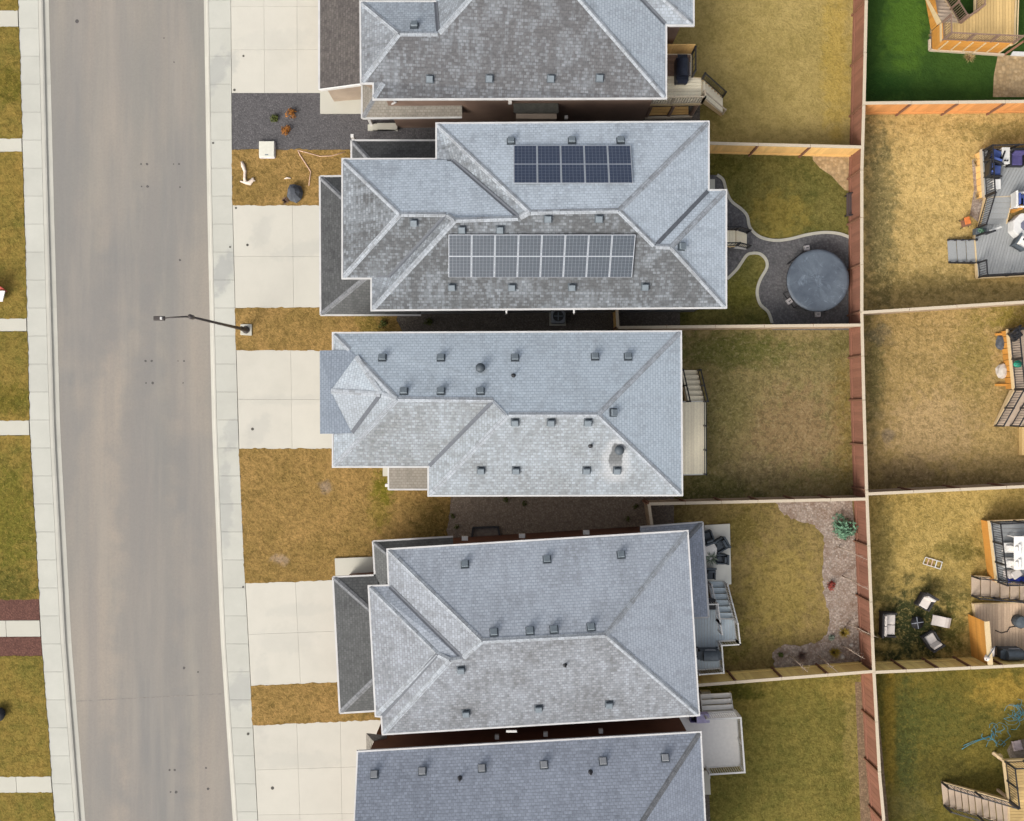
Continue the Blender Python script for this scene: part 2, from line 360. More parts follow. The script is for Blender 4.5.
# ---------------------------------------------------------------- the ground
big = MB().prism([Vector((-150, -150, 0)), Vector((150, -150, 0)), Vector((150, 150, 0)), Vector((-150, 150, 0))], -.6, -.3)
tag(big.build('ground', M['soil']), kind='structure')
def interp(tab, y):
    if y <= tab[0][0]: a, b = tab[0], tab[1]
    elif y >= tab[-1][0]: a, b = tab[-2], tab[-1]
    else:
        for a, b in zip(tab, tab[1:]):
            if a[0] <= y <= b[0]: break
    return a[1] + (b[1] - a[1]) * (y - a[0]) / (b[0] - a[0])
T_LS = [(0, 17.8), (200, 23.7), (430, 29.4), (640, 41), (821, 54.5)]
T_LR = [(0, 47.5), (200, 52.5), (430, 59), (640, 70), (821, 84)]
T_RR = [(0, 203), (200, 206.3), (430, 211.3), (640, 219.8), (821, 232)]
T_RS = [(0, 230.8), (200, 232.4), (430, 238.2), (560, 244), (640, 248.3), (821, 257.8)]
def LS(y): return interp(T_LS, y)
def LR(y): return interp(T_LR, y)
def RR(y): return interp(T_RR, y)
def RS(y): return interp(T_RS, y)
YS = [-420, -200, 0, 100, 200, 320, 430, 530, 640, 730, 821, 1000, 1240]
def strip(f0, f1, z): return [P(f0(y), y) for y in YS] + [P(f1(y), y) for y in reversed(YS)]
tag(MB().prism(strip(lambda y: LR(y) - 1, lambda y: RR(y) + 1, 0), -.3, -.14).build('road', M['asphalt']), kind='structure')
# tar-sealed seam and survey spots in the road
mb = MB()
for i in range(12):
    x0, x1 = 76 + i * 12.3, 76 + (i + 1) * 12.3; y0 = 702 - (x0 - 76) * .05; y1 = 702 - (x1 - 76) * .05
    mb.prism([P(x0, y0 - .3 - (i % 3) * .3), P(x1, y1 - .3), P(x1, y1 + .35), P(x0, y0 + .35)], -.14, -.136)
tag(mb.build('road_seam', plain('tar_seam', A(146, 140, 132, 1.5), .9)), kind='structure')
mb = MB()
for x, y, r in ((141, 164, .07), (147, 164, .09), (141.5, 186.5, .06), (147.5, 186.5, .1), (173.5, 164, .05), (179, 164, .07), (180, 187, .06),
                (145.5, 361, .08), (151.5, 361, .08), (146, 383, .06), (152.5, 383, .09), (184, 361, .07), (178, 361, .04), (183, 383, .05),
                (169.5, 770, .09), (174.5, 770, .08), (170.5, 792, .07), (176, 792, .1), (206, 768, .07), (208, 789, .09), (174, 62, .05), (77, 21, .14), (164, 38, .05), (184, 668, .09), (198, 672, .06), (180, 260, .08)):
    c = P(x, y, -.13); n = 9
    mb.prism([c + Vector((math.cos(2 * math.pi * k / n), math.sin(2 * math.pi * k / n), 0)) * r * .78 * random.uniform(.8, 1.15) for k in range(n)], -.14, -.135)
tag(mb.build('road_patch', plain('road_patch_tar', A(96, 92, 90), .9)), kind='structure')
def slab(mb, q, n, m, gap, z0, z1):   # q = four px corners around; n x m panels
    a, b, c, d = [P(*k) if not isinstance(k, Vector) else k for k in q]
    def at(u, v): return a.lerp(b, u).lerp(d.lerp(c, u), v)
    L = (b - a).length; W_ = (d - a).length; gu, gv = gap / L / 2, gap / W_ / 2
    for i in range(n):
        for j in range(m):
            u0, u1, v0, v1 = i / n + gu, (i + 1) / n - gu, j / m + gv, (j + 1) / m - gv
            mb.prism([at(u0, v0), at(u1, v0), at(u1, v1), at(u0, v1)], z0, z1)
mw, mk = MB(), MB()
y = -420.0
while y < 1240:
    y2 = y + 28
    # right: kerb (rolled) then walk
    mw_q = [(RR(y) + 5.5, y), (RS(y) - .2, y), (RS(y2) - .2, y2), (RR(y2) + 5.5, y2)]
    slab(mw, mw_q, 1, 1, .014, -.3, -.012)
    y3 = y - 7; y4 = y3 + 26.5
    slab(mw, [(LS(y) + .2, y), (LR(y) - 9.5, y), (LR(y2) - 9.5, y2), (LS(y2) + .2, y2)], 1, 1, .014, -.3, -.012)
    for f, s in ((RR, 1), (LR, -1)):
        wd = 5.4 if s > 0 else 9.3
        prof = [(0, -.132), (wd * .45, -.115), (wd * .55, -.03), (wd * .7, -.006), (wd, -.004)]
        for (d0, z0), (d1, z1) in zip(prof, prof[1:]):
            q = [P(f(y) + s * d0, y), P(f(y) + s * d1, y), P(f(y2) + s * d1, y2), P(f(y2) + s * d0, y2)]
            zz = [z0, z1, z1, z0]
            if s < 0: q = q[::-1]; zz = zz[::-1]
            mk.hexa([Vector((p.x, p.y, -.3)) for p in (q[3], q[2], q[1], q[0])] + [Vector((p.x, p.y, z)) for p, z in zip((q[3], q[2], q[1], q[0]), zz[::-1])])
    y = y2
tag(mw.build('sidewalk', M['walk']), kind='structure')
tag(mk.build('kerb', M['kerb']), kind='structure')
def ground_poly(name, pts, mat, z=0.0):
    q = [p if isinstance(p, Vector) else P(*p) for p in pts]
    if name == 'lawn' and z == 0:      # turf creeps unevenly over the edge of the paving
        p = ccw(q); q = []; z = .013; rs = random.Random(len(pts) * 17 + int(p[0].x * 10)); n = len(p)
        for i in range(n):
            a_, b_ = p[i], p[(i + 1) % n]; L = (b_ - a_).length; d = (b_ - a_).normalized(); nn = Vector((d.y, -d.x, 0)); k = max(1, int(min(L, 60) / .16))
            for j in range(k):
                q.append(a_.lerp(b_, j / k) + nn * (max(-.02, rs.gauss(.02, .02)) if j else .01))
    return tag(MB().prism(q, -.3, z).build(name, mat), kind='structure')
# across the street
for (ya, yb, nm, mt) in ((-420, -16, 'lawn', 'lawn_across'), (-16, 0, None, 0), (0, 10, 'walk', 0), (27, 138, 'lawn', 'lawn_across'), (152, 318, 'lawn', 'lawn_across'), (331.5, 420, 'lawn', 'lawn_across'),
                         (435.5, 599, 'lawn', 'lawn_across'), (599, 620, 'mulch_bed', 'mulch_red'), (637, 656, 'mulch_bed', 'mulch_red'), (656, 776, 'lawn', 'lawn_across'), (793, 1240, 'lawn', 'lawn_across')):
    if nm in ('lawn', 'mulch_bed'):
        ground_poly(nm, [(-420, ya + 2), (-200, ya + 2), (LS(ya), ya), (LS(yb), yb), (-200, yb + 2), (-420, yb + 2)], M[mt], .0)
ground_poly('lawn', [(-420, -16), (LS(-16), -16), (LS(10), 10), (-420, 11)], M['lawn_across'])
mb = MB()
for ya, yb in ((10, 27), (138, 152), (318, 331.5), (420, 435.5), (620, 637), (776, 793)):
    slab(mb, [(-300, ya + 2), (LS(ya) - .3, ya + .3), (LS(yb) - .3, yb - .3), (-300, yb + 2)], 10, 1, .022, -.3, .006)
tag(mb.build('path', M['pad']), kind='structure')
# house side
def RSl(y): return RS(y)
mb = MB()
slab(mb, [(RS(-80), -80), (330, -80), (330, 93), (RS(93) + .2, 93)], 3, 4, .009, -.3, .006)
slab(mb, [(RS(205) + .2, 205), (352, 205), (352, 308), (RS(308) + .2, 308)], 2, 2, .009, -.3, .006)
slab(mb, [(RS(350) + .2, 350), (345, 350), (345, 449), (RS(449) + .2, 449)], 2, 2, .009, -.3, .006)
slab(mb, [(RS(583) + .3, 583), (345, 579.5), (350, 682), (RS(686) + .3, 686)], 2, 2, .009, -.3, .006)
slab(mb, [(RS(725) + .3, 725), (384, 719), (384, 860), (RS(860) + .3, 860)], 3, 3, .009, -.3, .006)
tag(mb.build('driveway', M['drive']), kind='structure')
mb = MB()
for x, y, r in ((243.5, 56, .06), (234.5, 90, .07), (236, 208, .06), (247.5, 245, .07), (252.5, 429, .08), (272.5, 788, .09), (248, 734, .07), (243, 587, .05), (230, 247, .05), (213, 143, .05)):
    c = P(x, y); n = 10; mb.prism([c + Vector((math.cos(6.283 * k / n), math.sin(6.283 * k / n), 0)) * r for k in range(n)], -.05, .011)
tag(mb.build('valve_cover', plain('valve_cover_iron', A(90, 86, 80), .8)), kind='structure')
ground_poly('lawn', [(RS(860), 860), (384, 860), (384, 1240), (RS(1240), 1240)], M['lawn_front'])
ground_poly('lawn', [(RS(-420), -420), (384, -420), (384, -80), (RS(-80), -80)], M['lawn_front'])
ground_poly('gravel_bed', [(RS(93) + .2, 93), (330, 93), (330, 90), (470, 90), (470, 155), (350, 150), (RS(150) + .2, 150)], M['gravel_dark'])
ground_poly('lawn', [(RS(150) + .2, 150), (350, 150), (353, 165), (353, 205), (RS(205), 205)], M['lawn_front'])
ground_poly('lawn', [(RS(308) + .2, 308), (402, 308), (396, 320), (404, 335), (400, 352), (334, 350), (RS(350), 350)], M['lawn_front'])
ground_poly('gravel_bed', [(402, 296), (680, 296), (680, 352), (400, 352), (404, 335), (396, 320)], M['gravel_side'])
ground_poly('lawn', [(RS(449) + .2, 449), (345, 449), (450, 440), (450, 510), (446, 530), (452, 560), (345, 579.5), (RS(583), 583)], M['lawn_front'])
ground_poly('gravel_bed', [(450, 470), (674, 470), (674, 560), (452, 560), (446, 530), (450, 510)], M['gravel_brown'])
ground_poly('lawn', [(RS(686) + .2, 686), (350, 682), (392, 679), (392, 719), (RS(725), 725)], M['lawn_front'])
ground_poly('gravel_bed', [(470, 90), (700, 90), (700, 160), (470, 160)], M['gravel_side'], -.006)
ground_poly('gravel_bed', [(392, 690), (700, 690), (700, 780), (392, 780)], M['gravel_side'], -.01)
mb = MB(); slab(mb, [(320.5, 90), (366, 90), (366, 114), (320.5, 114)], 1, 1, .01, -.2, .12)
slab(mb, [(335, 558), (384, 556), (384, 581), (336, 580)], 1, 1, .01, -.2, .12)
slab(mb, [(389, 455), (432, 455), (432, 489), (389, 489)], 1, 1, .01, -.2, .12)
tag(mb.build('porch_slab', M['pad']), kind='structure')
mb = MB(); slab(mb, [(704, 525), (729.5, 523.5), (731, 584), (704, 586)], 1, 1, .01, -.2, .10)
tag(mb.build('patio_slab', concrete('patio_concrete', A(212, 210, 198, 1.02), (), .05)), kind='structure')  # pad concrete in a lighter colour, making up for the house shade
# ---------------------------------------------------------------- fence lines (cap pixels, cap height 1.83)
FH = 1.83
BACK = [P(x, y, FH) for x, y in ((876, -420), (866.5, 0), (864, 105), (862, 170), (862, 312), (864, 400), (866.8, 490), (871, 602), (874, 672), (879.6, 772), (884, 821), (920, 1240))]
def on_back(ypx):
    yw = P(0, ypx, FH).y
    for a, b in zip(BACK, BACK[1:]):
        if b.y <= yw <= a.y: return a.lerp(b, (yw - a.y) / (b.y - a.y))
fl = {}
def fx(name, x0, y0, yend): fl[name] = [P(x0, y0, FH), on_back(yend)]
fl['L1'] = [P(706, 143, FH), on_back(147)]
fl['L2'] = [P(618, 327.5, FH), on_back(325)]
fl['L3'] = [P(649, 504, FH), on_back(499)]
fl['L4'] = [P(690, 686, FH), on_back(671.5)]
fl['R1'] = [on_back(103), P(1100, 100.5, FH)]
fl['R2'] = [on_back(312.5), P(1100, 297, FH)]
fl['R3'] = [on_back(494), P(1100, 483, FH)]
fl['R4'] = [on_back(672.5), P(1100, 662, FH)]
g0 = lambda v: Vector((v.x, v.y, 0))
def bk(y0, y1):   # back fence ground points from py y0 down to y1
    a, b = g0(on_back(y0)), g0(on_back(y1))
    return [a] + [g0(p) for p in BACK if a.y > p.y > b.y] + [b]
X0 = lambda y: P(600, y)
ground_poly('lawn', [P(560, -420)] + bk(-300, 147) + [g0(fl['L1'][0]), P(560, 160)], M['lawn1'], -.012)
ground_poly('lawn', [P(560, 160), g0(fl['L1'][0])] + bk(147, 325) + [g0(fl['L2'][0]), P(560, 326)], M['lawn2'], -.012)
ground_poly('lawn', [P(560, 326), g0(fl['L2'][0])] + bk(325, 499) + [g0(fl['L3'][0]), P(560, 499)], M['lawn3'], -.012)
ground_poly('lawn', [P(560, 499), g0(fl['L3'][0])] + bk(499, 671.5) + [g0(fl['L4'][0]), P(560, 676)], M['lawn4'], -.012)
ground_poly('lawn', [P(560, 676), g0(fl['L4'][0])] + bk(671.5, 1200) + [P(560, 1100)], M['lawn5'], -.012)
FAR = 1400
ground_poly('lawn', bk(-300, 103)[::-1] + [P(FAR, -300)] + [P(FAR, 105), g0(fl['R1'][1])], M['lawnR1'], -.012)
def rlot(y0, y1, a, b, mt):
    top = fl[a][1]; bot = fl[b][1] if b else None
    pts = [g0(top), P(FAR, y0)] + [P(FAR, y1)] + ([g0(bot)] if bot else []) + bk(*{'R1': (103, 312.5), 'R2': (312.5, 494), 'R3': (494, 672.5), 'R4': (672.5, 1200)}[a])[::-1]
    ground_poly('lawn', pts, M[mt], -.012)
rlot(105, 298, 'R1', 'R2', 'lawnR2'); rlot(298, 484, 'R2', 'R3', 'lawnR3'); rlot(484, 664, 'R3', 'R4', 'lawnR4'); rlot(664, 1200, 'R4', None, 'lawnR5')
# beds in the yards
ground_poly('gravel_bed', [(998, 55), (1100, 58), (1100, 97), (993, 97), (994, 75)], M['rock_tan'], .0)
ground_poly('rock_bed', [(812, 148), (860, 148), (853, 192), (845, 190), (838, 183), (832, 176), (820, 168), (813, 160)], M['rock_tan'], .004)
# smooth curve helper
def smooth(pts, k=6, closed=False):
    p = [Vector((a[0], a[1], 0)) for a in pts]; n = len(p); out = []
    rng = range(n if closed else n - 1)
    for i in rng:
        a, b = p[i], p[(i + 1) % n]
        z = p[i - 1] if (i > 0 or closed) else a
        c = p[(i + 2) % n] if (i + 2 < n or closed) else b
        for j in range(k):
            t = j / k
            out.append(.5 * ((2 * a) + (b - z) * t + (2 * z - 5 * a + 4 * b - c) * t * t + (3 * a - z - 3 * b + c) * t ** 3))
    if not closed: out.append(p[-1])
    return out
EDGE1 = smooth([(717, 175), (723, 180), (726, 190), (731, 201), (741, 209), (747, 216), (750, 228), (760, 237), (775, 240.5), (790, 239), (806, 235), (824, 232.5), (840, 234), (853, 239)])
EDGE2 = smooth([(727, 279), (737, 269), (746, 256), (752, 253.3), (760, 254), (766, 260), (766.5, 268), (760, 280), (757, 292), (760, 304), (768, 312), (772, 323)])
pav = [P(q.x, q.y) for q in EDGE1] + [P(854, 330), P(772, 330)] + [P(q.x, q.y) for q in reversed(EDGE2)] + [P(690, 290), P(690, 175)]
tag(MB().prism(pav, -.3, .005).build('patio', M['pavers']), kind='structure')
mb = MB()
for ed in (EDGE1, EDGE2):
    ww = [P(q.x, q.y) for q in ed]
    for i in range(len(ww) - 1):
        a, b = ww[i], ww[i + 1]; d = (b - a).normalized(); n = Vector((-d.y, d.x, 0)) * .075
        da = (ww[i + 1] - ww[max(i - 1, 0)]).normalized(); db = (ww[min(i + 2, len(ww) - 1)] - ww[i]).normalized()
        na, nb = Vector((-da.y, da.x, 0)) * .075, Vector((-db.y, db.x, 0)) * .075
        mb.prism([a - na, b - nb, b + nb, a + na], -.1, .05)
tag(mb.build('patio_edging', M['border']), kind='structure')
random.seed(4)
BED = smooth([(774, 500), (782, 512), (797, 521), (812, 525), (823, 536), (824, 552), (822, 575), (824, 592), (829, 612), (828, 628), (820, 640), (800, 645), (782, 646), (773, 654), (774, 668)])
ground_poly('mulch_bed', [P(q.x + random.gauss(0, .8), q.y + random.gauss(0, .8)) for q in BED] + [P(868, 664), P(852, 500)], M['mulch_pink'], .006)
ground_poly('mulch_bed', [(855, 682), (876, 682), (905, 1000), (868, 1000)], gravel('brown_pea_gravel', A(168, 142, 112), A(128, 106, 84), 10), -.004)
# ---------------------------------------------------------------- roofs and houses
def solve_roof(V, faces, E, fixed, prior):
    """V: name -> [px,py,h]; faces: lists of names, the first two are the eave edge. Fits planes through the eaves."""
    hs = {k: v[2] for k, v in V.items()}
    for it in range(260):
        acc = {}
        for f in faces:
            a, b = P(V[f[0]][0], V[f[0]][1], hs[f[0]]), P(V[f[1]][0], V[f[1]][1], hs[f[1]])
            d = (b - a); d.z = 0; d.normalize(); n = Vector((-d.y, d.x, 0)); z0 = (a.z + b.z) / 2
            ts = []
            for k in f[2:]:
                q = P(V[k][0], V[k][1], hs[k]); ds = abs((q - a).dot(n))
                if ds > .6: ts.append((hs[k] - z0) / ds)
            t = .6 * (sum(ts) / len(ts)) + .4 * prior if ts else prior
            for k in f[2:]:
                if k in fixed: continue
                q = P(V[k][0], V[k][1], hs[k]); ds = abs((q - a).dot(n)); acc.setdefault(k, []).append((z0 + t * ds, max(ds, .2) * (len(f) - 2) ** 3))
        for k, l in acc.items():
            hs[k] = .5 * hs[k] + .5 * sum(x * w_ for x, w_ in l) / sum(w_ for x, w_ in l)
    return hs
def set_uv_frost(me, info):
    uvl = me.uv_layers.new(name='UVMap'); at = me.attributes.new('frost', 'FLOAT', 'FACE')
    for p in me.polygons:
        u, v, o, fr = info[p.index]
        at.data[p.index].value = fr
        for li in p.loop_indices:
            c = me.vertices[me.loops[li].vertex_index].co
            uvl.data[li].uv = (c.dot(u) + o, c.dot(v))
ROOFTRIS = []
def roof(root, name, V, faces, E, mat, capmat, fixed=(), prior=.5, frost=None, solve=True, caps=True, capw=.125):
    V = {k: [v[0], v[1], (v[2] if len(v) > 2 else E)] for k, v in V.items()}
    fx_ = set(fixed) | {k for f in faces for k in f[:2]}
    hs = solve_roof(V, faces, E, fx_, prior) if solve else {k: v[2] for k, v in V.items()}
    W3 = {k: P(V[k][0], V[k][1], hs[k]) for k in V}
    mb = MB(); info = []; fn = []; edges = {}
    for fi, f in enumerate(faces):
        pts = [W3[k] for k in f]
        nrm = Vector((0, 0, 0))
        for i in range(len(pts)):
            a, b = pts[i], pts[(i + 1) % len(pts)]; nrm += a.cross(b)
        if nrm.z < 0: f = f[::-1]; pts = pts[::-1]; nrm = -nrm
        nrm.normalize()
        dn = Vector((nrm.x, nrm.y, 0))
        if dn.length < 1e-4: dn = Vector((0, -1, 0))
        dn.normalize(); u = Vector((-dn.y, dn.x, 0)); v = nrm.cross(u)
        fr = frost[fi] if frost else .5
        base = len(mb.v); mb.v += pts
        for t in tessellate_polygon([[Vector((q.x, q.y, 0)) for q in pts]]):
            a, b, c = (pts[i] for i in t)
            if ((b - a).cross(c - a)).z < 0: t = t[::-1]
            if abs(((b - a).cross(c - a)).z) < 1e-6: continue
            mb.f.append(tuple(base + i for i in t)); info.append((u, v, fi * 3.37, fr))
            ROOFTRIS.append([pts[i].copy() for i in t] + [nrm.copy()])
        for i in range(len(f)):
            e = frozenset((f[i], f[(i + 1) % len(f)])); edges.setdefault(e, []).append((fi, nrm, Vector(sum(pts, Vector()) / len(pts))))
    o = mb.build(name, mat, root)
    off = WO(root); set_uv_frost(o.data, info)
    if caps:
        for e, l in edges.items():
            if len(l) != 2: continue
            ridge, val = MB(), MB(); rinfo = []
            a, b = (W3[k] for k in e)
            if (b - a).length < .5: continue
            d = (b - a).normalized(); sides = []
            for fi, n, cen in l:
                s = n.cross(d); m_ = (a + b) / 2
                if s.dot(cen - m_) < 0: s = -s
                sides.append((s.normalized(), n))
            mid = (sides[0][0] + sides[1][0])
            convex = mid.z < -.01
            target = ridge if convex else val
            up = Vector((0, 0, .03 if convex else .02)); wd = capw if convex else .10
            aa, bb = a + d * .03, b - d * .03
            for s, n in sides:
                if convex:
                    # individual cap shingles along the line
                    L = (bb - aa).length; k = max(1, int(L / .3))
                    for i in range(k):
                        p0 = aa.lerp(bb, i / k); p1 = aa.lerp(bb, (i + .97) / k); lift = Vector((0, 0, .004 * (i % 2)))
                        q = [p0 + up + lift, p1 + up + lift, p1 + s * wd + n * .016 + lift, p0 + s * wd + n * .016 + lift]
                        nn = (q[1] - q[0]).cross(q[3] - q[0])
                        if nn.z < 0: q = q[::-1]
                        target.face(q); rinfo.append((d, s, random.random() * 5, random.uniform(.2, .9)))
                else:
                    q = [aa + up, bb + up, bb + s * wd + n * .016, aa + s * wd + n * .016]
                    nn = (q[1] - q[0]).cross(q[3] - q[0])
                    if nn.z < 0: q = q[::-1]
                    target.face(q)
            if ridge.f:
                ro = ridge.build('ridge_cap', capmat, o); set_uv_frost(ro.data, rinfo)
            if val.f: val.build('roof_valley', M['valley'], o)
    return o, W3
def eaves(root, roofobj, outline, E, gut=True, skip=()):
    """soffit board under the roof and a gutter round the eave"""
    p = ccw(outline)
    MB().prism(offset_poly(p, -.02), E - .2, E - .02).build('soffit', M['soffit'], root)
    if gut:
        mb = MB(); q = offset_poly(p, .038); n = len(p)
        for i in range(n):
            if i in skip: continue
            a, b = q[i].copy(), q[(i + 1) % n].copy(); d = (b - a).normalized()
            a.z = b.z = E - .045
            mb.bar(a - d * .036, b + d * (-.04), .076, .11)
        mb.build('gutter', M['gutter'], root)
def ray_roof(px, py):
    o = Vector((0, 0, H)); d = (P(px, py, 0) - o).normalized(); best = None
    for a, b, c, n in ROOFTRIS:
        h = intersect_ray_tri(a, b, c, d, o)
        if h and (best is None or (h - o).length < (best[0] - o).length): best = (h.copy(), n)
    return best
def vent(ro, px, py, kind='box', s=.31, col='vent_dark', top='vent_top'):
    hit = ray_roof(px, py)
    if not hit: print('no roof at', px, py); return
    p, n = hit
    dn = Vector((n.x, n.y, 0)).normalized(); yaw = math.atan2(dn.y, dn.x) + math.pi / 2
    if kind == 'box':
        mb = MB()
        # flashing, raised box and overhanging cap following the slope a little
        z = n; u = Vector((-dn.y, dn.x, 0)); v = z.cross(u)
        def ob(m, c, sx, sy, h0, h1, k=1.0):
            x, y = u * sx / 2, v * sy / 2
            m.hexa([c - x - y + z * h0, c + x - y + z * h0, c + x + y + z * h0, c - x + y + z * h0] + [c - x * k - y * k + z * h1, c + x * k - y * k + z * h1, c + x * k + y * k + z * h1, c - x * k + y * k + z * h1])
        ob(mb, p, s * 1.25, s * 1.25, .003, .018); ob(mb, p, s * .8, s * .8, .01, .14)
        o = mb.build('roof_vent', M[col], ro)
        m2 = MB(); ob(m2, p, s, s, .13, .19, .86); m2.build('vent_cap', M[top], ro)
    elif kind == 'pipe':
        mb = MB().tube([p, p + Vector((0, 0, .3))], .045, 10); mb.tube([p + n * .01, p + n * .05], [.11, .07], 12)
        mb.build('vent_pipe', M['dark_pipe'], ro, smooth=True)
    else:
        mb = MB().tube([p - n * .02, p + Vector((0, 0, .18))], .13, 14); mb.tube([p + Vector((0, 0, .17)), p + Vector((0, 0, .22)), p + Vector((0, 0, .28))], [.2, .22, .05], 16)
        mb.build('roof_vent', M[col], ro, smooth=True)
def walls(root, outline, E, mat, inset=.38, z0=-.3, name='wall'):
    return MB().prism(offset_poly(outline, -inset), z0, E - .19).build(name, mat, root)
def wo(outline, E): return [P(x, y, E) for x, y in outline]
def vpts(V, E): return {k: v for k, v in V.items()}

# ================================================================= house 1 (top)
E = 5.6
h1 = thing('house', P(520, 20), 'two-storey house at the top edge with dark grey hipped roof and four vents', 'house', 'detached houses in the row')
out1 = [(361, 2), (361.5, 82.5), (374, 82.5), (374, 98.5), (665.5, 97.5), (665.5, 24.5), (693, 24.5), (693, -84), (436, -84), (436, 2)]
V = dict(a=(361, 2), b=(361.5, 82.5), b2=(384, 82.5, E + .02), c=(374, 82.5), d=(374, 98.5), e=(665.5, 97.5), f=(665.5, 24.5), g=(693, 24.5), i=(693, -84), j=(436, -84), k=(436, 2), k2=(405, 2, E + .06),
         R1=(399, 33.5, E + 1.2), R2=(438.5, 33.5, E + 1.3), M1=(490, -24, E + 2.05), M2=(560, -24, E + 2.05), T1=(629, -14, E + .78), T2=(650, -14, E + .78), k3=(436, 2, E + .03))
fc = [['a', 'b', 'R1'], ['b', 'b2', 'd', 'e', 'T1', 'M2', 'M1', 'R2', 'R1'], ['c', 'd', 'b2'], ['a', 'k', 'R2', 'R1'], ['j', 'k', 'R2', 'M1'], ['e', 'f', 'T1'], ['f', 'g', 'T2', 'T1'], ['g', 'i', 'T2'], ['i', 'j', 'M1', 'M2', 'T1', 'T2']]
# E slope of the main block and rear block
fc[5] = ['e', 'f', 'T1', 'M2']; fc[1] = ['d', 'e', 'M2', 'M1', 'R2', 'R1', 'b', 'b2']; fc[8] = ['i', 'j', 'M1', 'M2', 'T1', 'T2']
r1, W = roof(h1, 'roof', V, fc, E, M['roofA'], M['cap'], frost=[.4, .1, .3, .85, .5, .95, .6, .95, .7], fixed=('b2', 'b', 'k', 'M1', 'M2', 'T1', 'T2'))
eaves(h1, r1, wo(out1, E), E)
walls(h1, wo(out1, E), E, M['side_brown'])
for x, y in ((414.5, 26), (430, 79), (489.5, 78.5), (551, 78.5), (599.7, 78)): vent(r1, x, y)
# garage in front: low roof falling to the street with a rake end
gE = 2.7
g = dict(a=(320, -80, gE), b=(320, 89.5, gE), c=(361, 84, 3.75), d=(361, -80, 3.75))
gr, _ = roof(h1, 'garage_roof', g, [['a', 'b', 'c', 'd']], gE, M['roof_garage'], M['cap_low'], solve=False, caps=False, frost=[.15])
mb = MB(); mb.bar(P(320, 90.2, gE - .06), P(362, 84.6, 3.7), .06, .2); mb.build('rake_board', M['white'], h1)
mb = MB(); mb.bar(P(319.3, -80, gE - .05), P(319.3, 89.5, gE - .05), .1, .13); mb.build('garage_gutter', M['gutter'], h1)
a, b, c_, d_ = P(324, -78, gE), P(324, 84, gE), P(372, 80, gE), P(372, -78, gE)
MB().prism([a, b, c_, d_], -.3, gE - .15).build('garage_wall', M['side_taupe'], h1)
# porch roof wrapping the corner
pE = 3.05
V = dict(a=(362.5, 100, pE), b=(362.5, 117.8, pE), c=(462, 116.8, pE), d=(462, 98, 3.7), e=(374, 98, 3.7), f=(374, 90, 3.7), a2=(362.5, 84, pE))
pr, _ = roof(h1, 'porch_roof', V, [['a2', 'b', 'e', 'f'], ['b', 'c', 'd', 'e']], pE, M['roof_lowbrown'], M['cap_low'], solve=False, frost=[.5, .62])
mb = MB(); mb.bar(P(362.5, 118.3, pE - .05), P(462, 117.3, pE - .05), .09, .12); mb.bar(P(362, 84, pE - .05), P(362, 118.3, pE - .05), .09, .12); mb.build('porch_gutter', M['gutter'], h1)
for x in (372, 455): MB().bar(P(x, 125, 0), P(x, 125, 0) + Vector((0, 0, pE - .1)), .14, .14).build('porch_post', M['white'], h1)
for i in range(3):
    MB().prism([P(368 + i * 5, 125), P(392 + i * 3, 125), P(392 + i * 3, 131), P(368 + i * 5, 131)], -.2, .1 + .12 * i).build('porch_step', M['pad'], h1)
# boxed-out fireplace with its own little roof
MB().prism([P(516, 104, 4), P(557, 104, 4), P(557, 116, 4), P(516, 116, 4)], 1.0, 3.6).build('fireplace_chase', M['side_taupe'], h1)
MB().prism([P(513.5, 99, 4.1), P(558.5, 99, 4.1), P(558.5, 113, 3.7), P(513.5, 113, 3.7)], 3.6, 3.75).build('chase_roof', plain('chase_cap', A(92, 92, 84)), h1)
for x, y, z in ((510, 103, 4.2), (566, 118, 2.9)): MB().box(P(x, y, z), .16, .16, .16).build('wall_vent', M['white'], h1)
mb = MB().tube([P(393, 99.5, 5.45), P(396, 102, 5.0), P(392, 104, 3.6)], .05, 8); mb.build('downspout', M['gutter'], h1)

# ================================================================= house 2 (solar)
h2 = thing('house', P(530, 217), 'two-storey house with grey hipped roof carrying two arrays of solar panels', 'house', 'detached houses in the row')
out2 = [(343, 159.6), (343, 277.6), (372, 277.6), (372, 309.5), (725.5, 307), (725.5, 190.8), (708, 190.8), (708, 122.3), (437, 124), (437, 159.6)]
V = dict(a=(437, 124), b=(708, 122.3), c=(708, 190.8), d=(725.5, 190.8), e=(725.5, 307), f=(372, 309.5), g=(372, 277.6), g2=(389, 277.2, E + .05), i=(343, 277.6), j=(343, 159.6), k=(437, 159.6), k2=(452, 159.8, E + .08),
         R1=(400, 214, E + 1.4), R2=(446.5, 214.5, E + 1.4), S1=(455, 220, E + 1.7), S2=(519, 218, E + 1.7), M1=(530, 212, E + 2.1), M2=(619, 210.5, E + 2.1), T1=(655, 246, E + 1.5), T2=(671, 247, E + 1.3))
fc = [['a', 'b', 'M2', 'M1'], ['a', 'k', 'k2', 'S2', 'M1'], ['b', 'c', 'T1', 'M2'], ['c', 'd', 'T2', 'T1'], ['d', 'e', 'T2'], ['e', 'f', 'S1', 'S2', 'M1', 'M2', 'T1', 'T2'], ['f', 'g', 'g2', 'R2', 'S1'], ['g', 'i', 'R1', 'R2', 'g2'], ['i', 'j', 'R1'], ['j', 'k', 'k2', 'S2', 'S1', 'R2', 'R1']]
r2, W2 = roof(h2, 'roof', V, fc, E, M['roofB'], M['cap'], fixed=('k2', 'g2'), frost=[.95, .35, .95, .97, .98, .10, .3, .08, .2, .95])
eaves(h2, r2, wo(out2, E), E); walls(h2, wo(out2, E), E, M['side_grey'])
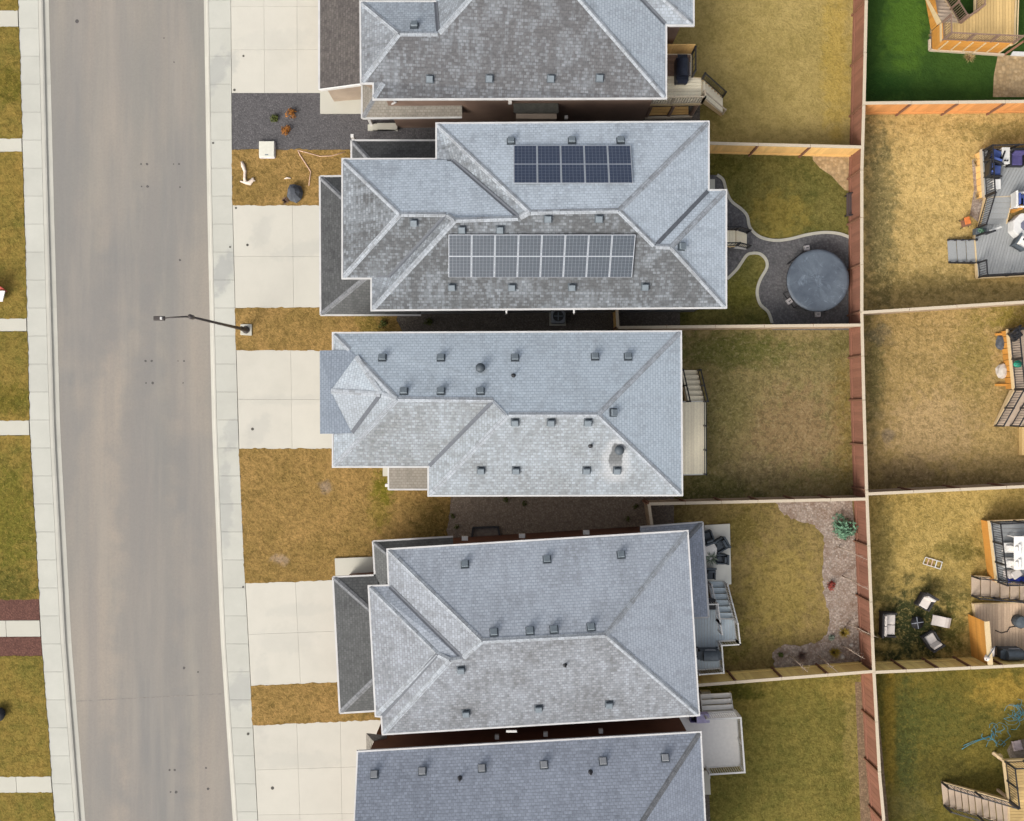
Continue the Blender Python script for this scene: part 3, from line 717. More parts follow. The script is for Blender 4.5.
for x, y in ((511, 141.6), (572, 141), (620.5, 141), (414, 222.5), (462, 229.5), (500, 229.5), (548, 218.5), (599, 218.5), (452, 287), (512, 287), (572, 287), (645, 286.5), (681, 246.5)): vent(r2, x, y)
V = dict(a=(320.3, 177), b=(321, 314.5), c=(421, 314.5), d=(421, 296, 3.55), e=(375, 270, 4.1), f=(350, 205, 3.7), g=(350, 176.8))
V = {k: (v[0], v[1], v[2] if len(v) > 2 else gE) for k, v in V.items()}
gr2, _ = roof(h2, 'garage_roof', V, [['a', 'b', 'e', 'f'], ['b', 'c', 'd', 'e'], ['g', 'a', 'f']], gE, M['roof_low'], M['cap_low'], solve=False, frost=[.25, .6, .5])
mb = MB()
for a, b in (((320, 176.6), (320.7, 315)), ((320.7, 315), (421, 315)), ((320, 176.6), (345, 176.2))): mb.bar(P(*a, gE - .05), P(*b, gE - .05), .09, .12)
mb.build('garage_gutter', M['gutter'], h2)
MB().prism([P(327, 182, gE), P(327, 307, gE), P(360, 307, gE), P(360, 182, gE)], -.3, gE - .1).build('garage_wall', M['side_grey'], h2)
V = dict(a=(352, 159, gE), b=(352, 141, gE), c=(450, 141, gE), d=(450, 165, 3.5), e=(374, 165, 3.5))
pr2, _ = roof(h2, 'porch_roof', V, [['a', 'b', 'e'], ['b', 'c', 'd', 'e']], gE, M['roof_low'], M['cap_low'], solve=False, frost=[.3, .35])
mb = MB(); mb.bar(P(351.5, 140.6, gE - .05), P(450, 140.6, gE - .05), .09, .12); mb.bar(P(351.5, 140.6, gE - .05), P(351.5, 162, gE - .05), .09, .12); mb.build('porch_gutter', M['gutter'], h2)
MB().bar(P(361, 151, 0), P(361, 151, 0) + Vector((0, 0, gE)), .15, .15).build('porch_post', M['white'], h2)
for x in (506.5, 574): MB().tube([P(x, 309.5, 5.5), P(x, 312.5, 5.3), P(x, 314, 3.2)], .045, 8).build('downspout', M['gutter'], h2)
MB().prism([P(705, 178, 1), P(716, 178, 1), P(716, 192, 1), P(705, 192, 1)], .0, .75).build('side_landing', M['pad'], h2)
# solar panels: frames lying just off the slope
def solar(px0, py0, px1, py1, n, cell='pv_cell'):
    corners = [ray_roof(px0, py0), ray_roof(px1, py0), ray_roof(px1, py1), ray_roof(px0, py1)]
    nm = corners[3][1]; q = [c[0] + nm * .10 for c in corners]
    # make it a true plane: rebuild from three corners
    q[2] = q[3] + (q[1] - q[0])
    rail = MB()
    for t in (.2, .45, .7, .9):
        rail.bar(q[0].lerp(q[3], t) - nm * .055, q[1].lerp(q[2], t) - nm * .055, .05, .045, nm)
    ar = rail.build('solar_array_rails', plain('rail_aluminium', (.45, .46, .47), .4, .6) if 'rail' not in M else M['rail'], h2)
    for i in range(n):
        a = q[0].lerp(q[1], (i + .008) / n); b = q[0].lerp(q[1], (i + .992) / n); c = q[3].lerp(q[2], (i + .992) / n); d = q[3].lerp(q[2], (i + .008) / n)
        p = MB().hexa([d - nm * .02, c - nm * .02, b - nm * .02, a - nm * .02, d + nm * .015, c + nm * .015, b + nm * .015, a + nm * .015]).build('solar_panel', M['pv_frame'], ar)
        cells = MB(); u = (b - a); v = (d - a); L, Hh = u.length, v.length
        u.normalize(); v.normalize(); e = .027; o = a + nm * .017
        for half in range(2):
            y0 = e + half * (Hh / 2 + .002); y1 = y0 + Hh / 2 - e - .012
            nx, ny = 6, 6
            for ix in range(nx):
                for iy in range(ny):
                    x0 = e + (L - 2 * e) * ix / nx + .003; x1 = e + (L - 2 * e) * (ix + 1) / nx - .003
                    yy0 = y0 + (y1 - y0) * iy / ny + .002; yy1 = y0 + (y1 - y0) * (iy + 1) / ny - .002
                    cells.face([o + u * x0 + v * yy1, o + u * x1 + v * yy1, o + u * x1 + v * yy0, o + u * x0 + v * yy0])
        p['_c'] = 1; del p['_c']
        c0 = cells.build('solar_cells', M[cell], ar)
    return ar
M['pv_frame'] = plain('panel_frame_backsheet', A(186, 191, 197), .4, .1, .05)
def pvc(nm, k):
    m = Mat(nm, .22, spec=.5); c = m.mix(m.island(), scl(k, .95), scl(k, 1.06)); return m.col(c)
M['pv_cell'] = pvc('navy_solar_cell', A(54, 65, 86)); M['pv_cell_skygrey'] = pvc('sky_reflection_grey_solar_cell', A(74, 82, 90))  # lower array's greyer copy: sky reflection and frost put into the cell colour
solar(513.5, 147, 630.5, 184.5, 5)
solar(448.5, 234, 635.5, 276.5, 8, 'pv_cell_skygrey')
MB().box(P(607, 188, 6.9), .22, .2, .1).build('junction_box', M['white'], h2)

# ================================================================= house 3
h3 = thing('house', P(510, 414), 'two-storey house with pale weathered grey hipped roof and a small gablet over the garage front', 'house', 'detached houses in the row')
out3 = [(333.5, 333.6), (333.5, 466.2), (429, 466.2), (429, 495), (681.5, 494.6), (680.3, 332)]
V = dict(a=(333.5, 333.6), a2=(333.5, 350, E), b=(333.5, 466.2), c=(429, 466.2), d=(429, 495), e=(681.5, 494.6), f=(680.3, 332), M0=(397, 399, E + 1.5), M1=(494, 400, E + 1.5), M2=(508, 414.7, E + 1.85), M3=(598, 414.7, E + 1.85),
         n=(350, 350, E + .36), v1=(356, 356, E + .5), g0=(330.5, 391, E + .12), g1=(381, 394, E + 1.2), v2=(352, 433, E + .45), s1=(334, 434, E + .0))
fc = [['f', 'a', 'n', 'v1', 'M0', 'M1', 'M2', 'M3'], ['e', 'f', 'M3'], ['d', 'e', 'M3', 'M2'], ['c', 'd', 'M2', 'M1'], ['b', 'c', 'M1', 'M0'], ['a', 'a2', 'n'], ['s1', 'b', 'M0', 'g1', 'v2'], ['v1', 'g1', 'M0'], ['v1', 'g0', 'g1'], ['g0', 'v2', 'g1']]
r3, _ = roof(h3, 'roof', V, fc, E, M['roofC'], M['cap'], fixed=('n', 'v1', 'g0', 'g1', 'v2', 's1'), frost=[.95, .95, .3, .35, .2, .4, .4, .4, .7, .45])
eaves(h3, r3, wo(out3, E), E); walls(h3, wo(out3, E), E, M['side_taupe'])
V = dict(a=(319.7, 350.5, E - .22), b=(320, 433.8, E - .22), c=(334.2, 433.8, E + .02), v2=(352, 433.2, E + .46), g0=(330.5, 391, E + .13), v1=(356, 356, E + .51), n=(350, 350, E + .37))
fr3, _ = roof(h3, 'front_roof', V, [['a', 'b', 'c', 'v2', 'g0', 'v1', 'n']], E, M['roofF'], M['cap'], solve=False, caps=False, frost=[.8])
mb = MB(); mb.prism([P(321, 352, E), P(335, 352, E), P(335, 433, E), P(321, 433, E)], E - .42, E - .26); mb.build('front_soffit', M['soffit'], h3)
MB().prism([P(324, 356, E), P(338, 356, E), P(338, 430, E), P(324, 430, E)], 2.6, E - .4).build('front_bay_wall', M['side_taupe'], h3)
for x, y in ((382.5, 358), (441, 358), (515, 358), (404, 391.5), (441, 391.5), (480.5, 391.5), (595, 357), (628, 357), (613, 412.5), (515, 422), (551, 422), (588, 422), (481, 470), (516, 470), (586.5, 470), (617, 470)): vent(r3, x, y)
vent(r3, 480.5, 368, 'round', col='vent_dark'); vent(r3, 619, 450, 's', col='vent_dark'); vent(r3, 590.5, 446, 'pipe'); vent(r3, 513.5, 375.5, 'pipe')
V = dict(a=(389, 489, 3.0), b=(431, 489, 3.0), c=(431, 464, 3.2), d=(389, 464, 3.2))
pr3, _ = roof(h3, 'porch_roof', V, [['a', 'b', 'c', 'd']], 3, M['roof_lowbrown'], M['cap_low'], solve=False, caps=False, frost=[.9])
mb = MB(); mb.bar(P(388.5, 489.4, 2.97), P(431, 489.4, 2.97), .08, .1); mb.bar(P(388.5, 489.4, 2.97), P(388.5, 464, 3.1), .08, .1); mb.build('porch_gutter', M['gutter'], h3)
MB().bar(P(394, 481, 0), P(394, 481, 0) + Vector((0, 0, 2.9)), .14, .14).build('porch_post', M['white'], h3)
for i in range(2): MB().prism([P(383 + i * 3, 466), P(391, 466), P(391, 476 - i * 2), P(383 + i * 3, 476 - i * 2)], -.2, .1 + .1 * i).build('porch_step', M['pad'], h3)

# ================================================================= house 4
h4 = thing('house', P(535, 637), 'two-storey house with blue-grey hipped roof standing askew beside the deck with patio chairs', 'house', 'detached houses in the row')
out4 = [(388, 550), (389.5, 586), (369.3, 586.8), (376.3, 715.5), (382, 716), (383.3, 733.6), (698.4, 714.5), (687, 531.6)]
V = dict(a=(388, 550), b=(687, 531.6), c=(698.4, 714.5), d=(383.3, 733.6), e=(382, 716), f=(376.3, 715.5), g=(369.3, 586.8), k=(389.5, 586),
         R=(437.5, 654, E + 1.4), S1=(450, 660.5, E + 1.6), S2=(463, 658.7, E + 1.6), M1=(482, 641, E + 2.05), M2=(606, 635, E + 2.05))
fc = [['b', 'a', 'M1', 'M2'], ['a', 'k', 'S2', 'M1'], ['k', 'g', 'R', 'S1', 'S2'], ['g', 'f', 'R'], ['f', 'e', 'R'], ['e', 'd', 'S1', 'R'], ['d', 'c', 'M2', 'M1', 'S2', 'S1'], ['c', 'b', 'M2']]
r4, _ = roof(h4, 'roof', V, fc, E, M['roofD'], M['cap'], frost=[.85, .45, .9, .35, .35, .3, .2, .95])
eaves(h4, r4, wo(out4, E), E); walls(h4, wo(out4, E), E, M['side_dark'])
for x, y in ((465, 564.5), (547, 559.5), (621, 555), (494, 632.5), (530, 631), (554, 629.7), (591, 627.3), (461, 669), (466, 712.3), (538.6, 707.6), (609, 703.5)): vent(r4, x, y)
vent(r4, 565, 665, 'pipe')
V = dict(a=(333.5, 577.3), b=(340.5, 712.3), c=(378, 710), d=(378, 676, 3.55), e=(378, 617, 3.55), f=(378, 575.3))
V = {k: (v[0], v[1], v[2] if len(v) > 2 else gE) for k, v in V.items()}
gr4, _ = roof(h4, 'garage_roof', V, [['a', 'b', 'd', 'e'], ['b', 'c', 'd'], ['f', 'a', 'e']], gE, M['roof_low'], M['cap_low'], solve=False, frost=[.45, .75, .6])
mb = MB()
for a, b in (((333, 577), (340, 712.8)), ((340, 712.8), (381, 710.3)), ((333, 577), (376, 575))): mb.bar(P(*a, gE - .05), P(*b, gE - .05), .09, .12)
mb.build('garage_gutter', M['gutter'], h4)
MB().prism([P(341, 583, gE), P(347, 705, gE), P(390, 702, gE), P(384, 580, gE)], -.3, gE - .1).build('garage_wall', M['side_dark'], h4)
V = dict(a=(376, 588, gE), b=(373.3, 541.8, gE), c=(453, 537.2, gE), d=(453, 556, 3.5), e=(395, 560, 3.5), f=(396, 588, 3.5))
pr4, _ = roof(h4, 'porch_roof', V, [['a', 'b', 'e', 'f'], ['b', 'c', 'd', 'e']], gE, M['roof_low'], M['cap_low'], solve=False, frost=[.8, .55])
mb = MB()
for a, b in (((373, 541.3), (453, 536.7)), ((373, 541.3), (375.6, 588))): mb.bar(P(*a, gE - .05), P(*b, gE - .05), .09, .12)
mb.build('porch_gutter', M['gutter'], h4)
MB().bar(P(382, 549, 0), P(382, 549, 0) + Vector((0, 0, gE - .05)), .14, .14).build('porch_post', M['white'], h4)
V = dict(a=(640, 527.5, gE), b=(702, 522.6, gE), c=(708, 616.5, gE), d=(688, 617.5, 3.4), e=(684, 542, 3.4), f=(640, 546, 3.4))
rr4, _ = roof(h4, 'rear_roof', V, [['a', 'b', 'e', 'f'], ['b', 'c', 'd', 'e']], gE, M['roofE'], M['cap_low'], solve=False, frost=[.55, .55])
mb = MB()
for a, b in (((640, 527.1), (702.4, 522.2)), ((702.4, 522.2), (708.5, 616.9)), ((692, 617.7), (708.5, 616.9))): mb.bar(P(*a, gE - .05), P(*b, gE - .05), .09, .12)
mb.build('rear_gutter', M['gutter'], h4)
MB().prism([P(655, 535, gE), P(696, 532, gE), P(701, 610, gE), P(665, 610, gE)], -.3, gE - .1).build('rear_wall', M['side_dark'], h4)
for x, y in ((522, 535.5), (586, 532), (465, 538)): MB().box(P(x, y, 3.5), .3, .2, .2).build('wall_vent', M['white'], h4)
# ================================================================= house 5
h5 = thing('house', P(530, 850), 'two-storey house at the bottom edge with plain blue-grey gabled roof and light-topped vents', 'house', 'detached houses in the row')
out5 = [(358.2, 752.3), (700, 732.8), (711, 950), (349, 962)]
V = dict(a=(358.2, 752.3), b=(700, 732.8), c=(711, 950), d=(349, 962), R1=(352.5, 867, E + 2.2), R2=(617, 861, E + 2.2))
fc = [['b', 'a', 'R1', 'R2'], ['d', 'c', 'R2', 'R1'], ['c', 'b', 'R2']]
r5, _ = roof(h5, 'roof', V, fc, E, M['roofE'], M['cap_low'], frost=[.45, .4, .7])
eaves(h5, r5, wo(out5, E), E, skip=()); walls(h5, wo(out5, E), E, M['side_dark'])
for x, y in ((374.5, 774.5), (422.5, 771.3), (482, 768.3), (544, 765), (603, 761.3), (665, 758)): vent(r5, x, y, top='vent_light')
vent(r5, 460, 778, 'pipe'); vent(r5, 590.5, 772, 'pipe')
wy = lambda x: 752.3 - (x - 358) * .057
for x in (497, 545.5, 600.5): MB().box(P(x, wy(x) - 8.5, 4.3), .2, .2, .2).build('wall_vent', M['white'], h5)
MB().box(P(511.5, wy(511) - 13, 5.2), .5, .1, .12).build('wall_light', M['white'], h5)
# small entry canopies between houses 4 and 5
V = dict(a=(366, 733, 2.9), b=(387, 735.5, 2.9), c=(387, 740, 3.0), d=(386, 747, 2.9), e=(372, 738, 3.3), f=(367, 750, 2.9))
er, _ = roof(h5, 'entry_roof', dict(a=(366, 733, 2.9), b=(387, 735.5, 2.9), c=(386.5, 744, 2.9), d=(373, 741, 3.2), e=(371, 752, 2.9), f=(366.5, 756, 2.9)), [['a', 'b', 'c', 'd'], ['a', 'd', 'e', 'f']], 2.9, M['roof_lowbrown'], M['cap_low'], solve=False, frost=[.8, .7], caps=False)
MB().prism([P(373, 742, 2.9), P(386, 745, 2.9), P(386, 760, 2.9), P(374, 760, 2.9)], -.3, 2.75).build('entry_wall', M['side_dark'], h5)
# ---------------------------------------------------------------- fences
M['f_back'] = wood('reddish_fence_boards', A(168, 118, 96, 1.6), .14)
M['f_tan'] = wood('tan_fence_boards', A(206, 166, 104, .85), .12)
M['f_cedar'] = wood('cedar_fence_boards', A(204, 146, 90, .48), .16)
M['f_orange'] = wood('orange_fence_boards', A(226, 158, 94, 1.3), .14)
M['f_cap'] = wood('pale_fence_cap', A(216, 200, 174), .1)
M['f_post'] = wood('dark_fence_post', A(112, 80, 62, .85), .2)
M['f_pale'] = wood('weathered_fence_boards', A(190, 164, 134), .14)
def fence(label, pts, mat, post_side=1, bay=2.35, group='wooden board fences between the yards', h=FH, cap=.15, postmat='f_post'):
    g = [Vector((p.x, p.y, 0)) for p in pts]
    root = thing('fence', g[0], label, 'fence', group)
    # resample into bays
    segs = []
    for a, b in zip(g, g[1:]):
        n = max(1, round((b - a).length / bay))
        for i in range(n): segs.append((a.lerp(b, i / n), a.lerp(b, (i + 1) / n)))
    capm = MB()
    for i, (a, b) in enumerate(segs):
        d = (b - a).normalized(); nn = Vector((-d.y, d.x, 0))
        mb = MB(); L = (b - a).length; k = max(2, int(L / .145)); wv = random.uniform(-.012, .012)
        for j in range(k):
            p0, p1 = a.lerp(b, (j + .015) / k), a.lerp(b, (j + .985) / k); o = nn * (.006 * (j % 2))
            mb.hexa([p0 - nn * .012 + o, p1 - nn * .012 + o, p1 + nn * .012 + o, p0 + nn * .012 + o] + [q + Vector((0, 0, h - .05 + wv)) for q in (p0 - nn * .012 + o, p1 - nn * .012 + o, p1 + nn * .012 + o, p0 + nn * .012 + o)])
        mb.build('fence_panel', M[mat], root)
        z = h - .028
        c0, c1 = a + d * .012, b - d * .012
        capm2 = MB(); dz = random.uniform(-.01, .01)
        capm2.bar(c0 + Vector((0, 0, z + dz)), c1 + Vector((0, 0, z + dz + random.uniform(-.008, .008))), cap, .045)
        capm2.build('top_cap', M['f_cap'], root)
        MB().bar(a + nn * post_side * .065 + Vector((0, 0, -.2)), a + nn * post_side * .065 + Vector((0, 0, h - .06)), .09, .09).build('post', M[postmat], root)
        MB().bar(a + nn * post_side * .035 + Vector((0, 0, .35)), b + nn * post_side * .035 + Vector((0, 0, .35)), .04, .09).build('rail', M[mat], root)
    return root
fence('long reddish brown board fence running between the two rows of back yards', BACK, 'f_back', -1)
fence('tan board fence below the deck with the black barbecue, beside the solar-roofed house', fl['L1'], 'f_tan', -1, 2.3)
fence('board fence between the trampoline patio and the plain olive lawn', fl['L2'], 'f_pale', 1)
fence('weathered board fence above the curved rock bed with green shrub', fl['L3'], 'f_pale', 1, 2.0)
fence('cedar board fence below the curved rock bed, next to the white-railed deck', fl['L4'], 'f_cedar', 1)
fence('orange board fence along the bottom of the lush green lawn', fl['R1'], 'f_orange', -1, 2.4)
fence('thin pale fence between the grey-deck yard and the worn tan yard', fl['R2'], 'f_pale', 1)
fence('thin pale fence above the yard with the folded ladder and cushioned chairs', fl['R3'], 'f_pale', 1)
fence('cedar fence below the cushioned chairs and fire pit', fl['R4'], 'f_cedar', 1, 1.6)
a, b = P(617, 309, FH), fl['L2'][0]
fence('short fence return closing the dark side passage beside the solar-roofed house', [a, b], 'f_tan', 1, 1.6)
fence('short fence return closing the brown gravel side passage', [fl['L3'][0], P(652.5, 529, FH)], 'f_pale', -1, 1.5)
# ---------------------------------------------------------------- decks
M['d_beige'] = wood('beige_deck_boards', A(206, 184, 160), .10)
M['d_beige_shadelift'] = wood('shade_lifted_beige_boards', A(210, 190, 166, .68), .08)  # beige boards again, colour brightened to offset the shade of the houses
M['d_tan'] = wood('new_lumber_deck_boards', A(224, 190, 128), .14)
M['d_lumber'] = wood('golden_lumber', A(206, 146, 68, 1.3), .16)
M['d_pale'] = wood('pale_lumber_edge', A(232, 206, 160), .08)
M['d_grey'] = wood('grey_composite_boards', A(172, 174, 172), .06)
M['d_bluegrey'] = wood('blue_grey_composite_boards', A(150, 159, 162, .6), .06)
M['d_vinyl'] = plain('light_grey_vinyl_deck', A(192, 189, 182, .78), .7, var=.04)
M['d_brown'] = wood('brown_deck_boards', A(150, 124, 106), .14)
M['d_weather'] = wood('weathered_tan_boards', A(182, 158, 132, .95), .14)
def deck(label, poly, h, mat, ang=math.pi / 2, edge='d_pale', skirt=None, group='backyard decks', bw=.14, extra=None):
    """poly in px at deck height"""
    pts = [P(x, y, h) for x, y in poly]; c = sum(pts, Vector()) / len(pts)
    root = thing('deck', (c.x, c.y, 0), label, 'deck', group)
    boards(MB(), offset_poly(pts, -.03), h, ang, bw).build('deck_boards', M[mat], root)
    p = ccw(pts); mb = MB(); n = len(p)
    for i in range(n):
        a, b = p[i].copy(), p[(i + 1) % n].copy(); a.z = b.z = h - .12; d = (b - a).normalized()
        mb.bar(a, b - d * .03, .04, .22)
    mb.build('rim_board', M[edge], root)
    mb = MB(); q = offset_poly(pts, -.12)
    MB().prism(offset_poly(pts, -.08), h - .26, h - .04).build('joist_frame', M['d_weather'], root)
    for v in q: MB().bar(Vector((v.x, v.y, -.1)), Vector((v.x, v.y, h - .24)), .12, .12).build('support_post', M['d_weather'], root)
    return root, pts
def panel_skirt(root, a, b, h, mat, name='skirting', bw=.14, vertical=True, gap=.012):
    a = Vector((a.x, a.y, 0)); b = Vector((b.x, b.y, 0)); mb = MB(); L = (b - a).length; d = (b - a).normalized(); n = Vector((-d.y, d.x, 0)) * .015
    if vertical:
        k = max(1, int(L / bw))
        for j in range(k):
            p0, p1 = a.lerp(b, (j + .04) / k), a.lerp(b, (j + .96) / k)
            mb.hexa([p0 - n, p1 - n, p1 + n, p0 + n] + [q + Vector((0, 0, h)) for q in (p0 - n, p1 - n, p1 + n, p0 + n)])
    else:
        k = max(1, int(h / bw))
        for j in range(k):
            z0, z1 = h * j / k + .006, h * (j + 1) / k - .006
            mb.hexa([Vector((q.x, q.y, z)) for z in (z0, z1) for q in (a - n, b - n, b + n, a + n)])
    return mb.build(name, M[mat], root)
def railing(root, pts, mat, z=None, h=.95, pick=.12, posts=True, maxbay=1.8, top=.06, glass=False, pw=.02, post_w=.08, topmat=None):
    """pts: world points along the deck edge with z = floor height"""
    for a, b in zip(pts, pts[1:]):
        a, b = Vector(a), Vector(b)
        up = Vector((0, 0, 1)); n = max(1, math.ceil((b - a).length / maxbay)); mb = MB()
        mb.bar(a + up * h, b + up * h, top, .04); mb.bar(a + up * .1, b + up * .1, .035, .035)
        if pick:
            k = int((b - a).length / pick)
            for j in range(1, k):
                p = a.lerp(b, j / k); mb.bar(p + up * .1, p + up * (h - .02), pw, pw)
        mb.build('railing', M[topmat or mat], root)
        if posts:
            for j in range(n + (1 if b is pts[-1] or (b - Vector(pts[-1])).length < 1e-6 else 0)):
                p = a.lerp(b, j / n); MB().bar(p + up * .0, p + up * (h + .03), post_w, post_w).build('railing_post', M[mat], root)
def stairs(root, a, b, d, n, z, rise, run, mat, stringer='d_pale', th=.04, nosing=None):
    """a,b: world xy of the top edge; d: horizontal direction going down"""
    a = Vector((a.x, a.y, 0)); b = Vector((b.x, b.y, 0)); d = Vector((d[0], d[1], 0)).normalized()
    for i in range(n):
        zt = z - rise * (i + 1); o0 = d * (run * i + .01); o1 = d * (run * (i + 1) + .015)
        MB().hexa([Vector((q.x, q.y, zz)) for zz in (zt - th, zt) for q in ccw([a + o0, b + o0, b + o1, a + o1])]).build('step', M[mat], root)
    for e, s in ((a, 1), (b, -1)):
        w_ = (b - a).normalized() * (.02 * -s)
        p0 = e + w_; p1 = e + w_ + d * run * n
        mb = MB().hexa([Vector((p0.x, p0.y, z - rise - .32)) + d * 0 - w_, Vector((p1.x, p1.y, max(-.05, z - rise * n - .3))) - w_, Vector((p1.x, p1.y, max(-.05, z - rise * n - .3))) + w_, Vector((p0.x, p0.y, z - rise - .32)) + w_,
                        Vector((p0.x, p0.y, z - .02)) - w_, Vector((p1.x, p1.y, z - rise * n + .02)) - w_, Vector((p1.x, p1.y, z - rise * n + .02)) + w_, Vector((p0.x, p0.y, z - .02)) + w_])
        mb.build('stringer', M[stringer], root)
    e0 = a + d * run * n; e1 = b + d * run * n
    return [Vector((a.x, a.y, z)), Vector((e0.x, e0.y, z - rise * n))], [Vector((b.x, b.y, z)), Vector((e1.x, e1.y, z - rise * n))]

# --- house 1: raised deck with barbecue
D1, p = deck('raised brown deck with slatted beige landing and stairs behind the top house', [(640, 52), (692, 53), (692, 77), (702, 78), (702, 103.5), (642, 104.5)], 2.0, 'd_beige_shadelift', 0)
boards(MB(), [P(650, 55, 2.02), P(690.5, 55, 2.02), P(690.5, 76, 2.02), P(650, 76, 2.02)], 2.035, 0, .14).build('upper_boards', M['d_brown'], D1)
railing(D1, [P(641, 104, 2), P(701.5, 103.2, 2)], 'f_cap', pick=.13, pw=.035)
railing(D1, [P(701.5, 103.2, 2), P(701, 97, 2)], 'f_cap', pick=.13, pw=.03)
railing(D1, [P(692, 77, 2), P(692, 54, 2)], 'black', pick=.3)
panel_skirt(D1, P(650, 53.5, 2), P(691, 53.5, 2), 3.15, 'f_tan', 'privacy_screen')
a, b = P(702, 79, 2), P(702, 96.5, 2)
r0, r1_ = stairs(D1, a, b, Vector((1, -.22, 0)), 7, 2.0, .25, .21, 'd_beige_shadelift')
railing(D1, r0, 'black', pick=.14, h=.8, maxbay=3); railing(D1, r1_, 'f_cap', pick=0, h=.7, maxbay=3)
for t in (0, .5, 1):
    q0 = P(646, 117.5).lerp(P(690, 116), t); MB().bar(q0, q0 + Vector((0, 0, 1.8)), .14, .14).build('support_post', M['d_brown'], D1)
MB().bar(P(645, 118, .12), P(692, 116.5, .12), .1, .2).build('ground_beam', M['f_cap'], D1)
boards(MB(), [P(648, 108), P(688, 107), P(688, 115), P(648, 116)], .12, 0).build('lower_platform', M['f_tan'], D1)

# --- house 2: back steps
D2, p = deck('small beige back steps with black rails leading down to the dark patio', [(722, 230), (736, 230), (736, 246), (722, 246)], .85, 'd_beige_shadelift', math.pi / 2)
r0, r1_ = stairs(D2, P(736, 230.5, .85), P(736, 245.8, .85), (1, 0, 0), 4, .85, .19, .185, 'd_beige_shadelift', 'white')
railing(D2, [P(722, 230.2, .85), P(736, 230.2, .85)] + [r0[1]], 'black', pick=.15, h=.85); railing(D2, [P(722, 245.8, .85), P(736, 245.8, .85)] + [r1_[1]], 'black', pick=.15, h=.85)
# --- house 3
D3, p = deck('plain beige deck with stairs along the back of the pale-roofed house', [(676, 402), (706, 401), (706.5, 474.5), (676, 475)], 1.1, 'd_beige_shadelift', math.pi / 2, edge='white')
r0, r1_ = stairs(D3, P(687, 401.5, 1.1), P(704.5, 401.5, 1.1), (-.09, 1, 0), 6, 1.1, .175, .275, 'd_beige_shadelift')
railing(D3, r0, 'black', pick=0, h=.85, maxbay=1.7); railing(D3, r1_, 'black', pick=0, h=.85, maxbay=1.7)
railing(D3, [P(704, 401.5, 1.1), P(704.3, 474, 1.1)], 'black', pick=0, h=.5, maxbay=1.3, top=.035)
# --- house 4: blue-grey deck with white railing
D4, p = deck('blue-grey deck with white railing, landing and stairs down to the concrete patio', [(690, 600), (716, 600), (719, 619), (734, 619), (736, 640), (718, 641), (720, 668), (696, 670)], 1.25, 'd_bluegrey', math.pi / 2, edge='white', bw=.13)
r0, r1_ = stairs(D4, P(717, 619.5, 1.25), P(733, 619.5, 1.25), (-.13, 1, 0), 6, 1.25, .18, .29, 'd_bluegrey', 'white')
railing(D4, [P(735.8, 640, 1.25), P(733.5, 619.5, 1.25), r1_[1]], 'white', pick=.13, h=.9); railing(D4, [P(718.3, 630, 1.25), P(716.5, 619.5, 1.25)] + [r0[1]], 'white', pick=.13, h=.9)
railing(D4, [P(696, 669.5, 1.25), P(719.7, 667.8, 1.25), P(717.8, 641, 1.25), P(735.8, 640, 1.25)], 'white', pick=.12, h=.9)
railing(D4, [P(690, 601, 1.25), P(714, 600.5, 1.25), P(716.5, 619.5, 1.25)], 'white', pick=.12, h=.9)
# --- house 5: vinyl deck with white railing
D5, p = deck('light grey vinyl deck with white railing behind the bottom house', [(672, 715), (736.5, 711), (740.5, 765), (678, 769)], 1.5, 'd_vinyl', 0, edge='white', bw=3.0)
railing(D5, [P(703, 713, 1.5), P(736, 711.4, 1.5), P(740, 764.8, 1.5), P(706, 767, 1.5)], 'white', pick=.11, h=.95, pw=.025, top=.08, maxbay=2.4)
stairs(D5, P(703, 712, 1.5), P(733, 710.5, 1.5), (0, 1, 0), 3, 1.5, .18, .24, 'd_vinyl', 'white')
MB().prism([P(700, 690), P(709, 689.6), P(709.5, 697.5), P(700, 698)], -.2, .35).build('concrete_step', M['pad'], D5)
MB().prism([P(700, 768), P(708.5, 768), P(709, 776), P(700, 776)], -.2, .35).build('lower_step', M['pad'], D5)
MB().prism([P(700, 777), P(709, 777), P(710, 793), P(700, 793)], -.2, .2).build('lower_step', M['pad'], D5)
MB().prism([P(700, 794), P(709, 794), P(713, 900), P(700, 900)], -.2, .06).build('side_path', M['gravel_side'], D5)

# --- right column, deck 1: new lumber
R1, p = deck('new lumber deck with golden skirting in the lush green yard', [(942.3, 40.5), (942, 22), (961, 23), (976, 12), (977, -70), (1018, -70), (1014, 44)], 1.2, 'd_tan', math.pi / 2, edge='d_pale')
panel_skirt(R1, P(943, 41, 1.2), P(1012, 44, 1.2), 1.3, 'd_lumber', vertical=False, bw=.3)
panel_skirt(R1, P(942.3, 22, 1.2), P(942.6, 41, 1.2), 1.3, 'd_lumber', vertical=False, bw=.3)
for i in range(6):
    q = P(947, 41.3, 1.2).lerp(P(1010, 43.8, 1.2), i / 5); q.z = 0
    MB().bar(q + Vector((0, -.05, 0)), q + Vector((0, -.05, 1.3)), .06, .05).build('skirting_batten', M['d_pale'], R1)
r0, r1_ = stairs(R1, P(942, 21.2, 1.2), P(959, 22.5, 1.2), (-.18, 1, 0), 7, 1.2, .155, .27, 'd_beige')
panel_skirt(R1, r0[0], r0[1], .9, 'd_lumber', vertical=True)
railing(R1, [P(1013, 43.5, 1.2), P(942.8, 40.2, 1.2), P(942.3, 22.5, 1.2)], 'd_brown', pick=.12, h=.95)
railing(R1, [P(961, 23, 1.2), P(975.5, 12.5, 1.2), P(976.6, -60, 1.2)], 'd_brown', pick=.12, h=.95); railing(R1, r1_, 'd_brown', pick=.14, h=.9)
